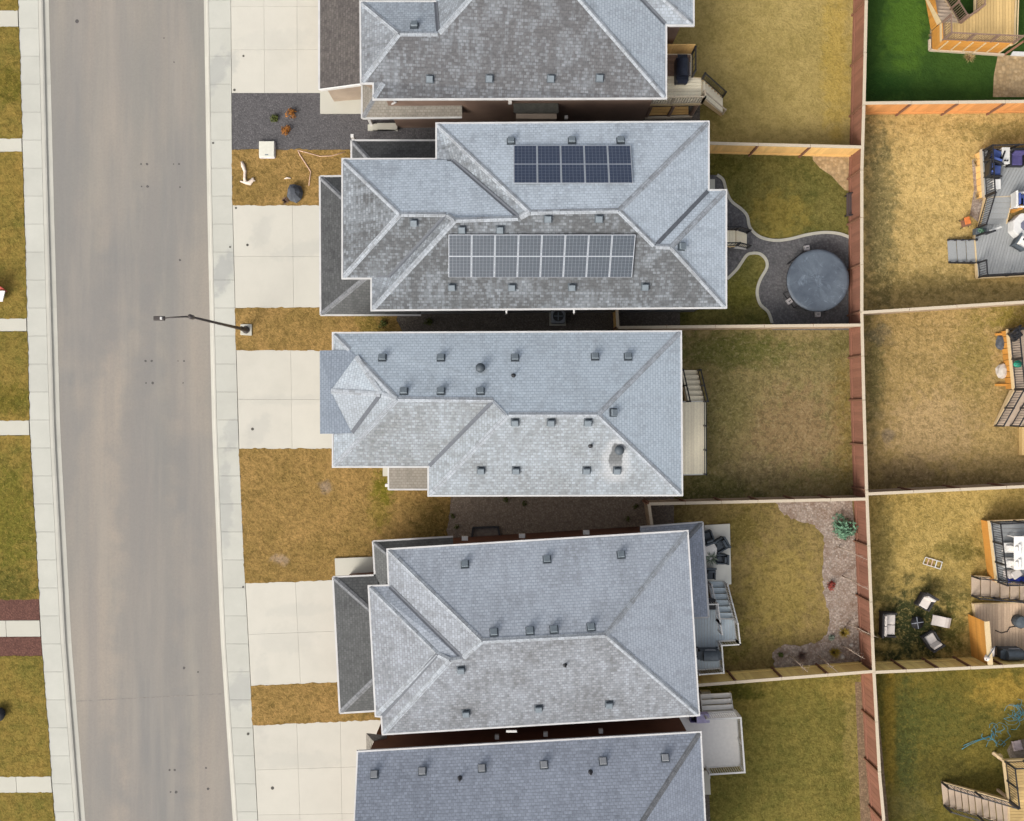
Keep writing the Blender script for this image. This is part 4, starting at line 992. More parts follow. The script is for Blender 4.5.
railing(R1, [P(1014, 43.5, 1.2), P(1017, -60, 1.2)], 'd_pale', pick=0, h=.3, top=.05, maxbay=3)
MB().bar(P(1004, 55, 0.0), P(1024, 41, 1.2), .1, .18).build('leaning_beam', M['f_post'], R1)
MB().prism([P(1012, 52), P(1060, 54), P(1060, 58), P(1010, 56)], -.1, .1).build('edge_slab', M['white'], R1)

# --- right column, deck 2: grey composite on two levels
R2d, p = deck('upper level of the grey composite deck with blue chairs', [(982, 149), (1075, 147), (1075, 200), (1013, 196), (990, 197), (984.5, 196)], .75, 'd_grey', R(62), edge='f_cap')
R2l, q = deck('lower level of the grey composite deck with stairs down to the tan lawn', [(975, 236), (981, 222), (1012, 222), (1075, 222), (1075, 273), (978, 278)], .3, 'd_grey', R(75), edge='d_pale')
stairs(R2d, P(988, 196.5, .75), P(1013, 196.5, .75), (-.12, -1, 0), 5, .75, .075, .27, 'd_grey', 'd_pale')
railing(R2d, [P(1060, 148.5, .75), P(983, 150.5, .75), P(985.5, 196, .75)], 'black', pick=.12, h=.95, maxbay=1.6)
railing(R2d, [P(986, 197, .75), P(977, 228, .45)], 'black', pick=.12, h=.95, maxbay=3)
r0, r1_ = stairs(R2l, P(976, 240, .3), P(977.3, 262.5, .3), (-1, .03, 0), 3, .3, .09, .45, 'd_grey', 'black')
railing(R2l, [P(976.5, 236, .3), P(986, 234, .3)], 'black', pick=.12, h=.9); railing(R2l, [P(977.6, 263, .3), P(978.7, 277.4, .3), P(1060, 273, .3)], 'black', pick=.12, h=.9, maxbay=2)
railing(R2l, r0, 'black', pick=0, h=.12, maxbay=.45, top=.03); railing(R2l, r1_, 'black', pick=0, h=.12, maxbay=.45, top=.03)
panel_skirt(R2d, P(982.5, 150, .75), P(985, 196, .75), .55, 'f_tan', bw=.3)
# --- right column, deck 3
R3, p = deck('wooden deck with black railing and angled stairs in the worn tan yard', [(1008.5, 329), (1075, 329), (1075, 390), (1014.5, 390)], 0.8, 'd_beige', 0, edge='d_pale')
railing(R3, [P(1060, 329.3, .8), P(1009, 329.6, .8), P(1014.8, 389, .8)], 'black', pick=.12, h=.95, maxbay=1.6)
r0, r1_ = stairs(R3, P(1015, 390, .8), P(1045, 390, .8), (-.36, -1, 0), 6, .8, .115, .33, 'd_beige')
railing(R3, r0, 'black', pick=.14, h=.85, maxbay=1.4); railing(R3, [(v + Vector((-.75, 0, 0))) for v in r1_], 'black', pick=.14, h=.85, maxbay=1.4)
panel_skirt(R3, P(1009, 330, .8), P(1014.5, 389, .8), .6, 'd_lumber', bw=.3)
for yy in (333.5, 385): MB().bar(P(995.5, yy + (1 if yy < 350 else 0), .06), P(1012, yy, .06), .12, .12).build('ground_brace', M['d_lumber'], R3)
MB().prism([P(1019, 427), P(1060, 427), P(1060, 455), P(1019, 455)], -.1, .3).build('lower_platform', M['d_tan'], R3)
# --- right column, deck 4
R4d, p = deck('upper grey deck with black railing and golden skirting beside the tan stairs', [(990, 521), (1075, 518), (1075, 582), (997.5, 583)], .95, 'd_grey', 0, edge='d_pale', bw=.2)
railing(R4d, [P(1060, 519, .95), P(990.8, 521.6, .95), P(997.8, 582, .95), P(1060, 581, .95)], 'black', pick=.12, h=.95, maxbay=1.5)
panel_skirt(R4d, P(990.5, 522, .95), P(997.5, 582.5, .95), .72, 'd_lumber', vertical=False, bw=.3)
r0, r1_ = stairs(R4d, P(1062, 584, 1.25), P(1062, 604, 1.25), (-1, .05, 0), 9, 1.1, .11, .45, 'd_beige')
railing(R4d, r0, 'black', pick=.4, h=.8, maxbay=1.2); railing(R4d, r1_, 'black', pick=.4, h=.8, maxbay=1.2)
R4l, q = deck('low weathered tan deck with a privacy screen, hose and covered barbecue', [(974, 604), (1075, 601), (1075, 661), (981, 663)], .3, 'd_weather', math.pi / 2, edge='d_pale')
panel_skirt(R4l, P(968, 614), P(971.5, 656), 1.75, 'd_lumber', 'privacy_screen', vertical=False, bw=.16)
MB().bar(P(968, 613.5) + Vector((.06, 0, 1.78)), P(971.5, 656.5) + Vector((.06, 0, 1.78)), .26, .05).build('screen_cap', M['d_pale'], R4l)
# --- right column, deck 5
R5, p = deck('pale wooden deck with black railing at the bottom right corner', [(1004.5, 761), (1075, 758), (1075, 860), (1010, 860), (1009.5, 801)], 1.35, 'd_tan', 0, edge='d_pale')
railing(R5, [P(1060, 759, 1.35), P(1005, 761.6, 1.35), P(1009.3, 800, 1.35)], 'black', pick=.14, h=.95, maxbay=1.3)
r0, r1_ = stairs(R5, P(1009.5, 802, 1.35), P(1012, 826, 1.35), (-1, .17, 0), 10, 1.35, .13, .29, 'd_beige')
railing(R5, r0, 'black', pick=.16, h=.8, maxbay=1.7); railing(R5, r1_, 'black', pick=.16, h=.8, maxbay=1.7)
MB().tube([P(994, 752.5, .5), P(1005, 761, 1.2)], .06, 8).build('corner_strut', M['d_pale'], R5)
MB().lathe(P(994, 752.5, 0), [(.07, 0), (.07, .45), (.15, .5), (.15, .6), (.02, .64)]).build('lamp_post', M['d_pale'], R5, smooth=True)
# ---------------------------------------------------------------- street lamp
M['lamp_paint'] = plain('dark_brown_lamp_paint', (.05, .042, .038), .5, var=.1)
base = P(246.5, 330, 0); HL = 8.2; top = P(190.8, 316.8, HL)
L = thing('street_lamp', base, 'tall dark street lamp with a long arm reaching over the road', 'street lamp')
MB().prism([base + Vector(q) for q in ((-.3, -.26, 0), (.3, -.3, 0), (.3, .3, 0), (-.3, .3, 0))], -.2, .09).build('footing', M['pad'], L, bevel=.02)
MB().lathe(base, [(.2, .08), (.2, .14), (.13, .2), (.12, .9), (.10, .95)], 12).build('pole_base', M['lamp_paint'], L)
MB().tube([base + Vector((0, 0, .5)), base.lerp(top, .5), top], [.085, .068, .05], 12).build('pole', M['lamp_paint'], L, smooth=True)
tip = P(163, 318.2, HL + .35)
MB().tube([top + Vector((.05, 0, -.25)), top + Vector((-.15, 0, .06)), top.lerp(tip, .5) + Vector((0, 0, .15)), tip], [.04, .04, .034, .03], 10).build('arm', M['lamp_paint'], L, smooth=True)
MB().lathe(top, [(.09, -.3), (.11, -.1), (.11, .08), (.03, .14)], 12).build('pole_collar', M['lamp_paint'], L)
hd = P(160.5, 318.4, HL + .36); mb = MB()
mb.box(hd + Vector((-.05, 0, -.05)), .5, .2, .1); mb.build('luminaire', M['lamp_paint'], L, bevel=.03)
MB().box(hd + Vector((.06, 0, .05)), .1, .12, .07).build('photocell', M['white'], L, bevel=.02)
MB().box(hd + Vector((-.1, 0, -.07)), .34, .18, .03).build('lens', plain('lamp_lens', (.6, .6, .58), .3), L)
# ---------------------------------------------------------------- trampoline
M['tramp'] = None
m = Mat('trampoline_cover', .55, spec=.4)
c0 = m.mix(m.noise(.8, 5, .6), A(80, 89, 100), A(104, 114, 124)); c0 = m.mix(m.math('MULTIPLY', m.noise(2.2, 6, .7, lo=.56, hi=.7, dist=1.2), .5), c0, A(152, 166, 178))
m.bump(m.noise(1.3, 4, .6, dist=1.2), .22, .05); M['tramp'] = m.col(c0)
tc = P(818.2, 280.3, .9); tc0 = Vector((tc.x, tc.y, 0)); T = thing('trampoline', tc0, 'round trampoline under a blue-grey cover on the dark patio', 'trampoline')
mb = MB(); n = 48; rr_ = 1.60
for k in range(6):
    pass
rings = [(0, .865), (.5, .87), (1.0, .885), (1.45, .905), (1.6, .895), (1.62, .80)]
vs = [[tc0 + Vector((r * math.cos(2 * math.pi * j / n), r * math.sin(2 * math.pi * j / n), z + (.012 * math.sin(j * 1.7 + r * 9) if 0 < r < 1.6 else 0))) for j in range(n)] for r, z in rings]
b0 = len(mb.v)
for v in vs: mb.v += v
for i in range(len(rings) - 1):
    for j in range(n): mb.f.append((b0 + i * n + j, b0 + (i + 1) * n + j, b0 + (i + 1) * n + (j + 1) % n, b0 + i * n + (j + 1) % n))
mb.build('cover', M['tramp'], T, smooth=True)
ring = [tc0 + Vector((1.6 * math.cos(2 * math.pi * j / n), 1.6 * math.sin(2 * math.pi * j / n), .82)) for j in range(n + 1)]
MB().tube(ring, .03, 8).build('frame_ring', M['black'], T, smooth=True)
for k in range(4):
    a = R(20 + 90 * k); b = a + R(34)
    p0, p1 = (tc0 + Vector((1.6 * math.cos(t), 1.6 * math.sin(t), .82)) for t in (a, b))
    q0, q1 = (tc0 + Vector((1.66 * math.cos(t), 1.66 * math.sin(t), .04)) for t in (a, b))
    MB().tube([p0, q0, q1, p1], .024, 8).build('leg', M['black'], T)
M['block'] = plain('white_weight_block', A(222, 216, 214), .8)
for x, y, rz, where in ((806, 248.5, .15, 'above'), (788.5, 301.5, .6, 'left of'), (817, 314.5, 0, 'below')):
    c = P(x, y); o = thing('weight_block', (c.x, c.y, .006), {'above': 'white weight block at the upper rim of the trampoline', 'left of': 'white weight block turned diagonally at the lower left of the trampoline', 'below': 'white weight block below the trampoline, beside the fence'}[where], 'block', 'white blocks holding the trampoline down', rz)
    MB().box((0, 0, 0), .27, .27, .2).build('block', M['block'], o, local=True, bevel=.02)
    MB().box((0, 0, .2), .14, .03, .03).build('handle', M['black'], o, local=True)
# ---------------------------------------------------------------- plants
M['leaf_jun'] = wood('juniper_needles', A(112, 150, 120), .35); M['leaf_green'] = wood('small_shrub_leaves', A(92, 100, 48), .35)
M['leaf_rust'] = wood('rust_shrub_leaves', A(168, 110, 50), .35); M['leaf_red'] = wood('red_shrub_leaves', A(168, 78, 66), .3)
M['leaf_yel'] = wood('yellow_grass_tuft', A(172, 148, 60), .3); M['leaf_dry'] = wood('dry_tuft', A(206, 182, 128), .25); M['twig'] = wood('brown_twigs', A(124, 102, 92), .25)
M['bark'] = wood('pale_sapling_bark', A(206, 186, 166), .12); M['leaf_pot'] = wood('potted_blades', A(150, 162, 142), .25)
def leafy(mb, c, rx, ry, rz, n, s, up=.3):
    for i in range(n):
        d = Vector((random.gauss(0, 1), random.gauss(0, 1), abs(random.gauss(0, 1)) + .05)).normalized(); k = random.uniform(.45, 1.08) ** .6
        p = c + Vector((d.x * rx * k, d.y * ry * k, d.z * rz * k))
        nrm = (d + Vector((random.gauss(0, .6), random.gauss(0, .6), random.gauss(up, .5)))).normalized()
        u = nrm.cross(Vector((random.gauss(0, 1), random.gauss(0, 1), random.gauss(0, 1)))).normalized(); v = nrm.cross(u)
        a = s * random.uniform(.6, 1.3)
        mb.face([p - u * a, p + v * a * .45, p + u * a, p - v * a * .45])
def blades(mb, c, n, L, spread=1.0, w_=.012):
    for i in range(n):
        a = random.uniform(0, 6.283); t = random.uniform(.1, 1) * spread; d = Vector((math.cos(a) * t, math.sin(a) * t, 1)).normalized(); l = L * random.uniform(.5, 1.1)
        s = Vector((-math.sin(a), math.cos(a), 0)) * w_
        p0 = c + Vector((math.cos(a), math.sin(a), 0)) * .03; p1 = p0 + d * l * .6; p2 = p1 + Vector((d.x, d.y, d.z * .25)) * l * .45
        mb.face([p0 - s, p0 + s, p1 + s * .8, p1 - s * .8]); mb.face([p1 - s * .8, p1 + s * .8, p2])
def shrub(name, label, x, y, r, mat, kind='leafy', n=160, s=.06, h=None, group=None, cat='shrub'):
    c = P(x, y); o = thing(name, (c.x, c.y, 0), label, cat, group); mb = MB(); c0 = Vector((0, 0, 0))
    if kind == 'leafy':
        for k in range(5):
            a = random.uniform(0, 6.28); q = c0 + Vector((math.cos(a), math.sin(a), 0)) * r * .4 + Vector((0, 0, .05)); leafy(mb, q, r * .62, r * .62, (h or r) * random.uniform(.7, 1.05), n // 5, s)
    else: blades(mb, c0, n, h or r * 1.3, 1.4)
    mb.build('foliage', M[mat], o, local=True)
    st = MB()
    for k in range(4):
        a = k * 1.6; st.tube([c0 + Vector((0, 0, -.05)), c0 + Vector((math.cos(a) * r * .3, math.sin(a) * r * .3, (h or r) * .6))], [.015, .006], 5)
    st.build('stems', M['twig'], o, local=True)
    return o
g3 = 'small round shrubs in the charcoal gravel'
shrub('shrub', 'small dark green round shrub in the charcoal gravel bed', 274.5, 118.5, .25, 'leaf_green', group=g3)
shrub('shrub', 'rust-orange shrub in the charcoal gravel, the one nearer the house above', 291, 114.5, .32, 'leaf_rust', group=g3)
shrub('shrub', 'rust-orange shrub in the charcoal gravel, the one nearer the pale utility box', 286.5, 130.5, .29, 'leaf_rust', group=g3)
shrub('shrub', 'big blue-green juniper in the pale rock bed by the fence corner', 843, 525, .72, 'leaf_jun', n=520, s=.1, h=.75)
shrub('shrub', 'bright red little shrub in the pale rock bed', 829, 585, .3, 'leaf_red', n=170, h=.35)
shrub('shrub', 'yellow-green tuft in the rock bed, the upper of two near the fence corner', 843, 632, .38, 'leaf_yel', 'blades', 150, h=.42, group='yellow tufts in the rock bed')
shrub('shrub', 'yellow-green tuft in the rock bed, the lower of two near the fence corner', 834, 652, .42, 'leaf_yel', 'blades', 170, h=.45, group='yellow tufts in the rock bed')
shrub('shrub', 'bare brown twiggy shrub at the bottom of the rock bed', 801, 655, .42, 'twig', 'blades', 130, h=.42)
shrub('shrub', 'small olive green plant at the left end of the rock bed', 779.5, 655.5, .2, 'leaf_green', n=90, h=.25)
shrub('shrub', 'dull green plant in the middle of the rock bed by the lawn edge', 831, 637, .2, 'leaf_pot', n=80, h=.2)
shrub('grass_clump', 'small dark clump of weeds where the lawn meets the dark side passage', 383, 325, .3, 'leaf_green', n=110, h=.25, cat='weed')
shrub('grass_clump', 'dark weed clump in the gravel beside the garage gutter end', 428, 321, .28, 'leaf_green', n=100, h=.25, cat='weed')
for x, y, lb in ((452, 516, 'dark weed at the left edge of the brown gravel passage'), (457, 527, 'dark weed in brown gravel just left of the grey window well'), (525, 503, 'dark weed below the eave in the middle of the brown gravel'), (506, 500, 'long row of weeds under the pale-roofed house eave'), (627, 519, 'dark weed in the brown gravel near the short fence return'), (636, 507, 'scattered weed in the brown gravel by the fence corner')):
    shrub('grass_clump', lb, x, y, .17, 'leaf_green', n=60, s=.05, h=.18, cat='weed')
def sapling(x, y, tx, ty, h, label):
    c = P(x, y); t = P(tx, ty, h); o = thing('sapling', (c.x, c.y, 0), label, 'tree', 'bare saplings in the pale rock bed'); t = t - Vector((c.x, c.y, 0))
    pts = [Vector((0, 0, -.1)), t * .35 + Vector((.02, .03, 0)), t * .7 + Vector((-.03, .02, 0)), t]
    MB().tube(pts, [.032, .026, .017, .006], 7).build('trunk', M['bark'], o, smooth=True, local=True)
    mb = MB()
    for k in range(16):
        f = random.uniform(.3, .95); p = t * f; a = random.uniform(0, 6.28); l = random.uniform(.25, .55) * (1.15 - f)
        d = Vector((math.cos(a) * .45, math.sin(a) * .45, 1)); q = p + d * l
        mb.tube([p, p + d * l * .5 + Vector((random.gauss(0, .02), random.gauss(0, .02), 0)), q], [.009, .006, .002], 5)
        mb.tube([p + d * l * .5, p + d * l * .5 + Vector((random.gauss(0, .12), random.gauss(0, .12), .16))], [.005, .002], 4)
    mb.build('branches', M['bark'], o, local=True)
for q in ((838, 547, 868, 560, 3.2, 'bare sapling just below the juniper, leaning over the reddish fence'), (842, 576, 869, 590, 3.3, 'bare sapling right of the little red shrub'),
          (847, 624, 876, 637, 3.5, 'forked bare sapling beside the upper yellow tuft'), (841, 645, 865, 659, 3.1, 'bare sapling beside the lower yellow tuft'),
          (818, 656, 838, 672, 2.9, 'bare sapling right of the twiggy brown shrub, by the cedar fence'), (789, 655, 808, 672, 2.9, 'bare sapling left of the twiggy brown shrub, by the cedar fence')): sapling(*q)
M['rock'] = plain('pale_boulder', A(205, 196, 184), .9, var=.2, scale=3); M['rock_dark'] = plain('grey_boulder', A(88, 92, 98), .9, var=.35, scale=3)
def rock(x, y, sx, sy, sz, mat, label, name='boulder', group=None):
    c = P(x, y); mb = MB(); n = 9; rng = [(1.0, -.1), (1.02, .25), (.8, .7), (.35, 1.0)]; vs = []
    for k, z in rng:
        vs.append([Vector((sx * k * math.cos(6.283 * j / n) * random.uniform(.82, 1.12), sy * k * math.sin(6.283 * j / n) * random.uniform(.82, 1.12), sz * z)) for j in range(n)])
    for v in vs: mb.v += v
    for i in range(3):
        for j in range(n): mb.f.append((i * n + j, i * n + (j + 1) % n, (i + 1) * n + (j + 1) % n, (i + 1) * n + j))
    mb.f.append(tuple(3 * n + j for j in range(n)))
    o = mb.build(name, M[mat], local=True); o.location = (c.x, c.y, .0); return tag(o, label, 'rock', group)
rock(851.5, 645, .13, .11, .14, 'rock', 'small white rock beside the upper yellow tuft')
rock(842.5, 657, .12, .13, .14, 'rock', 'small white rock beside the lower yellow tuft')
# ---------------------------------------------------------------- front yard odds and ends
c = P(267, 149.5, .12); o = thing('utility_box', (c.x, c.y, 0), 'square pale utility box lid between gravel and front lawn', 'utility box')
MB().box((0, 0, -.1), .86, .9, .26).build('housing', M['block'], o, local=True, bevel=.08); MB().box((0, 0, .16), .80, .84, .05).build('lid', plain('pale_green_lid', A(226, 224, 208), .6, var=.04), o, local=True, bevel=.06)
MB().box((0, -.3, .21), .16, .05, .015).build('latch', M['vent_top'], o, local=True)
M['drift'] = plain('bleached_driftwood', A(244, 226, 208, 1.5), .8, var=.1)
dw = P(246, 183); o = thing('driftwood', (dw.x, dw.y, 0), 'bleached L-shaped driftwood lying on the front lawn', 'driftwood')
w = lambda x, y, z=.07: P(x, y) + Vector((0, 0, z))
MB().tube([w(242, 162), w(243.5, 166), w(245.5, 172), w(245, 178), w(245.5, 182)], [.05, .11, .08, .07, .09], 8).build('limb', M['drift'], o, smooth=True)
MB().tube([w(240.5, 181.5), w(246, 183), w(250, 183.5), w(253, 180), w(255.5, 181)], [.03, .08, .13, .10, .03], 8).build('limb', M['drift'], o, smooth=True)
MB().tube([w(252, 181), w(254, 178.5, .12)], [.09, .05], 8).build('stub', M['drift'], o, smooth=True)
o = MB().tube([w(284.5, 179, .03), w(287, 178, .04), w(291, 178.5, .03)], [.02, .05, .03], 7).build('stick', M['drift'], smooth=True, origin=w(287, 178, 0)); tag(o, 'short bleached stick lying on the front lawn above the grey boulder', 'stick')
bo = rock(295, 193.5, .42, .5, .55, 'rock_dark', 'large dark blue-grey boulder on the front lawn beside the driveway')
shrub('shrub', 'small dry brown plant beside the dark boulder by the driveway', 285.5, 201, .22, 'twig', 'blades', 80, h=.3)
M['edging'] = plain('pale_plastic_edging', A(222, 186, 160), .7)
def line_obj(name, pts, r, mat, label, cat, z=.03):
    ww = [P(x, y) + Vector((0, 0, z)) for x, y in pts]
    o = MB().tube(ww, r, 6).build(name, M[mat], smooth=True, origin=(ww[0].x, ww[0].y, 0)); return tag(o, label, cat)
line_obj('garden_edging', [(298, 150.5), (300, 155), (306, 164), (311, 172), (310, 178), (309, 186)], .03, 'edging', 'thin pinkish garden edging bending down the front lawn', 'edging')
line_obj('garden_edging', [(298, 150.5), (308, 153), (320, 156.5), (332, 156), (345, 152)], .02, 'edging', 'thin pale garden edging along the charcoal gravel', 'edging')
ground_poly('bare_patch', [(309, 176), (314, 173), (322, 174), (322, 204), (312, 204), (308, 190)], M['rock_tan'], .006)
pp = P(343, 94, .3); o = thing('planter', (pp.x, pp.y, .12), 'dark planter with dry stems on the porch slab of the top house', 'planter')
MB().lathe((0, 0, 0), [(.1, 0), (.14, .05), (.17, .3), (.15, .31), (.13, .27)], 14).build('pot', M['dark_pipe'], o, local=True); mb = MB(); blades(mb, Vector((0, 0, .27)), 50, .22, 1.2); mb.build('foliage', M['twig'], o, local=True)
# left edge: yard sign and fire bowl
c = P(2, 292); o = thing('yard_sign', (c.x, c.y, 0), 'red and white yard sign at the left edge of the picture', 'sign')
MB().hexa([w(-14, 293, .25), w(9.5, 291.5, .25), w(9.5, 292.5, .2), w(-14, 294, .2), w(-14, 284.5, .9), w(5, 285, .9), w(5, 286, .85), w(-14, 285.5, .85)][0:4][::-1] + [w(-14, 284.5, .9), w(5, 285, .9), w(5, 286, .85), w(-14, 285.5, .85)]).build('upper_panel', plain('red_sign_face', A(190, 92, 80), .6), o)
MB().hexa([w(-14, 301.5, .3), w(5.5, 301.5, .3), w(5.5, 302.2, .25), w(-14, 302.2, .25), w(-14, 292, .5), w(10, 292, .5), w(10, 292.6, .45), w(-14, 292.6, .45)]).build('lower_panel', M['white'], o)
for x in (-8, 4): MB().bar(w(x, 296, -.1), w(x, 296, .4), .05, .05).build('stake', M['f_post'], o)
c = P(1, 712.5); o = thing('fire_bowl', (c.x, c.y, 0), 'round dark fire bowl with pale ash at the left edge of the picture', 'fire bowl')
MB().lathe((0, 0, 0), [(.25, 0), (.3, .1), (.38, .3), (.36, .32), (.3, .2)], 24).build('bowl', M['black'], o, local=True, smooth=True)
MB().cyl((0, 0, 0), .3, .28, .15, .22, 20).build('ash', plain('pale_ash', A(176, 186, 200), .9, var=.3), o, local=True)
# side passages
c = P(557.5, 317.5); o = thing('air_conditioner', (c.x, c.y, 0), 'round-cornered air conditioner with dark fan in the dark side passage', 'air conditioner')
MB().box((0, 0, -.02), .86, .86, .1).build('base_pad', M['pad'], o, local=True); MB().box((0, 0, .08), .74, .74, .66).build('casing', plain('ac_casing', A(150, 156, 162), .5), o, local=True, bevel=.1)
MB().cyl((0, 0, 0), .28, .28, .74, .755, 24).build('fan_grille', M['black'], o, local=True)
for k in range(4): MB().box((math.cos(k * 1.571) * .12, math.sin(k * 1.571) * .12, .757), .22, .05, .01, k * 1.571).build('fan_blade', M['vent_top'], o, local=True)
c = P(485.5, 533); o = thing('window_well', (c.x, c.y, 0), 'grey window well with dark rim in the brown gravel passage', 'window well')
for (a, b) in (((473, 527.5), (498, 526.5)), ((473, 527.5), (471.5, 541)), ((498, 526.5), (500.5, 540))): MB().bar(w(*a, .06), w(*b, .06), .09, .22).build('rim', M['dark_pipe'], o)
MB().prism([P(474, 528.5), P(497.5, 527.5), P(499.5, 541), P(472.5, 542)], -.2, .02).build('cover', plain('well_cover', A(128, 118, 108), .8), o)
# bench by the back fence
c = P(849.5, 206.5); o = thing('bench', (c.x, c.y, 0), 'dark brown bench against the reddish fence by the tan rock bed', 'bench', rz=0)
for k in range(4): MB().box((-.27 + k * .12, 0, .42), .1, 1.2, .035).build('seat_slat', wood('dark_bench_wood', A(92, 80, 76), .15) if k == 0 and 'bw' not in M else M.get('bw'), o, local=True) if False else None
M['bw'] = wood('dark_bench_wood', A(88, 76, 74), .15)
mb = MB()
for k in range(4): mb.box((-.27 + k * .12, 0, .42), .1, 1.2, .035)
mb.build('seat', M['bw'], o, local=True); mb = MB()
for k in range(3): mb.box((.2 + k * .03, 0, .5 + k * .13), .03, 1.2, .1)
mb.build('backrest', M['bw'], o, local=True)
for sx in (-.24, .2):
    for sy in (-.52, .52): MB().box((sx, sy, 0), .06, .06, .42 if sx < 0 else .85).build('leg', M['black'], o, local=True)
for sy in (-.57, .57): MB().box((-.03, sy, .6), .5, .06, .04).build('armrest', M['black'], o, local=True)
# ---------------------------------------------------------------- barbecues, deck furniture
M['cover_black'] = plain('black_vinyl_cover', (.014, .017, .028), .45, var=.3); M['steel'] = plain('brushed_steel', (.35, .36, .38), .4, .6)
M['blue_cush'] = plain('blue_cushion', A(74, 92, 150), .9, var=.12); M['purple_cush'] = plain('indigo_cushion', A(80, 74, 120), .9, var=.12)
M['cream'] = plain('cream_cushion', A(224, 214, 204), .9, var=.06); M['wicker'] = plain('dark_wicker', (.035, .032, .032), .8, var=.3, scale=30)
M['chair_dark'] = plain('dark_slate_chair', A(84, 92, 98), .6, var=.15)
def at(o, v, z): o.location = (v.x, v.y, z)
def bbq(x, y, z, rz, label, s=1.0, mat='cover_black'):
    c = P(x, y, z + 1); o = thing('barbecue', (c.x, c.y, z), label, 'barbecue', None, rz)
    MB().box((0, 0, .12), .62 * s, 1.15 * s, .62).build('cart', M[mat], o, local=True, bevel=.03)
    MB().tube([(.0, -.42 * s, .8), (.0, .42 * s, .8)], .31 * s, 18).build('hood', M[mat], o, local=True, smooth=False)
    MB().tube([(.33 * s, -.3 * s, .82), (.36 * s, -.3 * s, .82), (.36 * s, .3 * s, .82), (.33 * s, .3 * s, .82)], .015, 6).build('handle', M['steel'], o, local=True)
    for sy in (-.62, .62): MB().box((0, sy * s, .72), .48 * s, .2, .04).build('side_shelf', M[mat], o, local=True)
    for sx in (-.24, .24):
        for sy in (-.5, .5): MB().tube([(sx - .02, sy, .06), (sx + .02, sy, .06)], .06, 12).build('wheel', M['black'], o, local=True)
    return o
bbq(683.5, 67, 2.04, 0, 'black covered barbecue on the raised deck behind the top house', 1.0)
MB().box(P(689, 67, 2.9), .3, .8, .04).build('grill_shelf', M['steel'], bpy.data.objects['barbecue']) if False else None
bbq(711, 657, 1.25, R(90), 'dark barbecue on the white-railed blue-grey deck', .85, 'chair_dark')
bbq(1016, 656, .3, R(90), 'grey covered barbecue on the weathered tan deck by the cedar fence', .9, 'chair_dark')
def armchair(name, x, y, z, rz, label, frame, cush, w_=.72, d_=.74, group=None, arms=True, back=.42, cat='chair', seats=1):
    c = P(x, y, z + .4); o = thing(name, (c.x, c.y, z), label, cat, group, rz)   # faces local -y
    MB().box((0, 0, .12), w_, d_, .2).build('frame', M[frame], o, local=True, bevel=.02)
    MB().box((0, d_ / 2 - .06, .2), w_, .1, back + .22, 0, R(-10)).build('backrest', M[frame], o, local=True, bevel=.02)
    for k in range(seats):
        cw = (w_ - .2) / seats; x0 = -(w_ - .2) / 2 + cw * (k + .5)
        MB().box((x0, -.05, .32), cw - .015, d_ - .22, .13).build('seat_cushion', M[cush], o, local=True, bevel=.04)
        MB().box((x0, d_ / 2 - .17, .42), cw - .015, .13, back, 0, R(-12)).build('back_cushion', M[cush], o, local=True, bevel=.04)
    if arms:
        for s in (-1, 1): MB().box((s * (w_ / 2 - .04), -.02, .14), .08, d_ - .06, .42).build('armrest', M[frame], o, local=True, bevel=.02)
    for sx in (-1, 1):
        for sy in (-1, 1): MB().box((sx * (w_ / 2 - .05), sy * (d_ / 2 - .05), 0), .05, .05, .14).build('leg', M[frame], o, local=True)
    return o
# blue chairs on the upper grey deck
gb = 'blue chairs on the grey deck'
armchair('patio_chair', 995.5, 156, .75, R(160), 'blue cushioned chair in the top left corner of the upper grey deck', 'black', 'blue_cush', group=gb)
armchair('patio_chair', 994.5, 170, .75, R(85), 'blue cushioned chair against the left railing of the upper grey deck', 'black', 'blue_cush', group=gb)
armchair('patio_chair', 1016.5, 159, .75, R(0), 'indigo cushioned chair at the right of the white side table', 'black', 'purple_cush', w_=.8, group=gb)
def table(name, x, y, z, sx, sy, h, label, mat, cat='table', rz=0, items=()):
    c = P(x, y, z + h); o = thing(name, (c.x, c.y, z), label, cat, None, rz)
    MB().box((0, 0, h - .04), sx, sy, .04).build('table_top', M[mat], o, local=True, bevel=.01)
    for a in (-1, 1):
        for b in (-1, 1): MB().box((a * (sx / 2 - .05), b * (sy / 2 - .05), 0), .05, .05, h - .04).build('leg', M[mat], o, local=True)
    return o
table('side_table', 1006, 155.5, .75, .42, .85, .5, 'white side table between the blue and indigo chairs', 'white')
for x, y, lb in ((1005, 160.5, 'left dark cup on the white side table'), (1007.3, 160.7, 'right dark cup on the white side table')):
    c = P(x, y, 1.3); o = MB().lathe((0, 0, 0), [(.03, 0), (.04, .1), (.034, .1), (.03, .03)], 12).build('cup', M['black'], local=True); at(o, c, 1.251); tag(o, lb, 'cup', 'cups on the white side table')
table('side_table', 997, 184, .75, .4, .5, .4, 'small pale low table below the blue chairs', 'd_vinyl')
armchair('patio_chair', 1021, 200, .75, R(90), 'blue cushioned chair beside the orange post at the right edge', 'white', 'blue_cush', w_=.8, group=gb)
o = MB().prism([P(1010, 202, .3), P(1013.5, 202, .3), P(1013.5, 213, .3), P(1010, 213, .3)], .3, 1.2).build('wooden_post_box', M['d_lumber'], origin=P(1012, 208, 0)); tag(o, 'orange wooden box beside the steps of the grey deck', 'box')
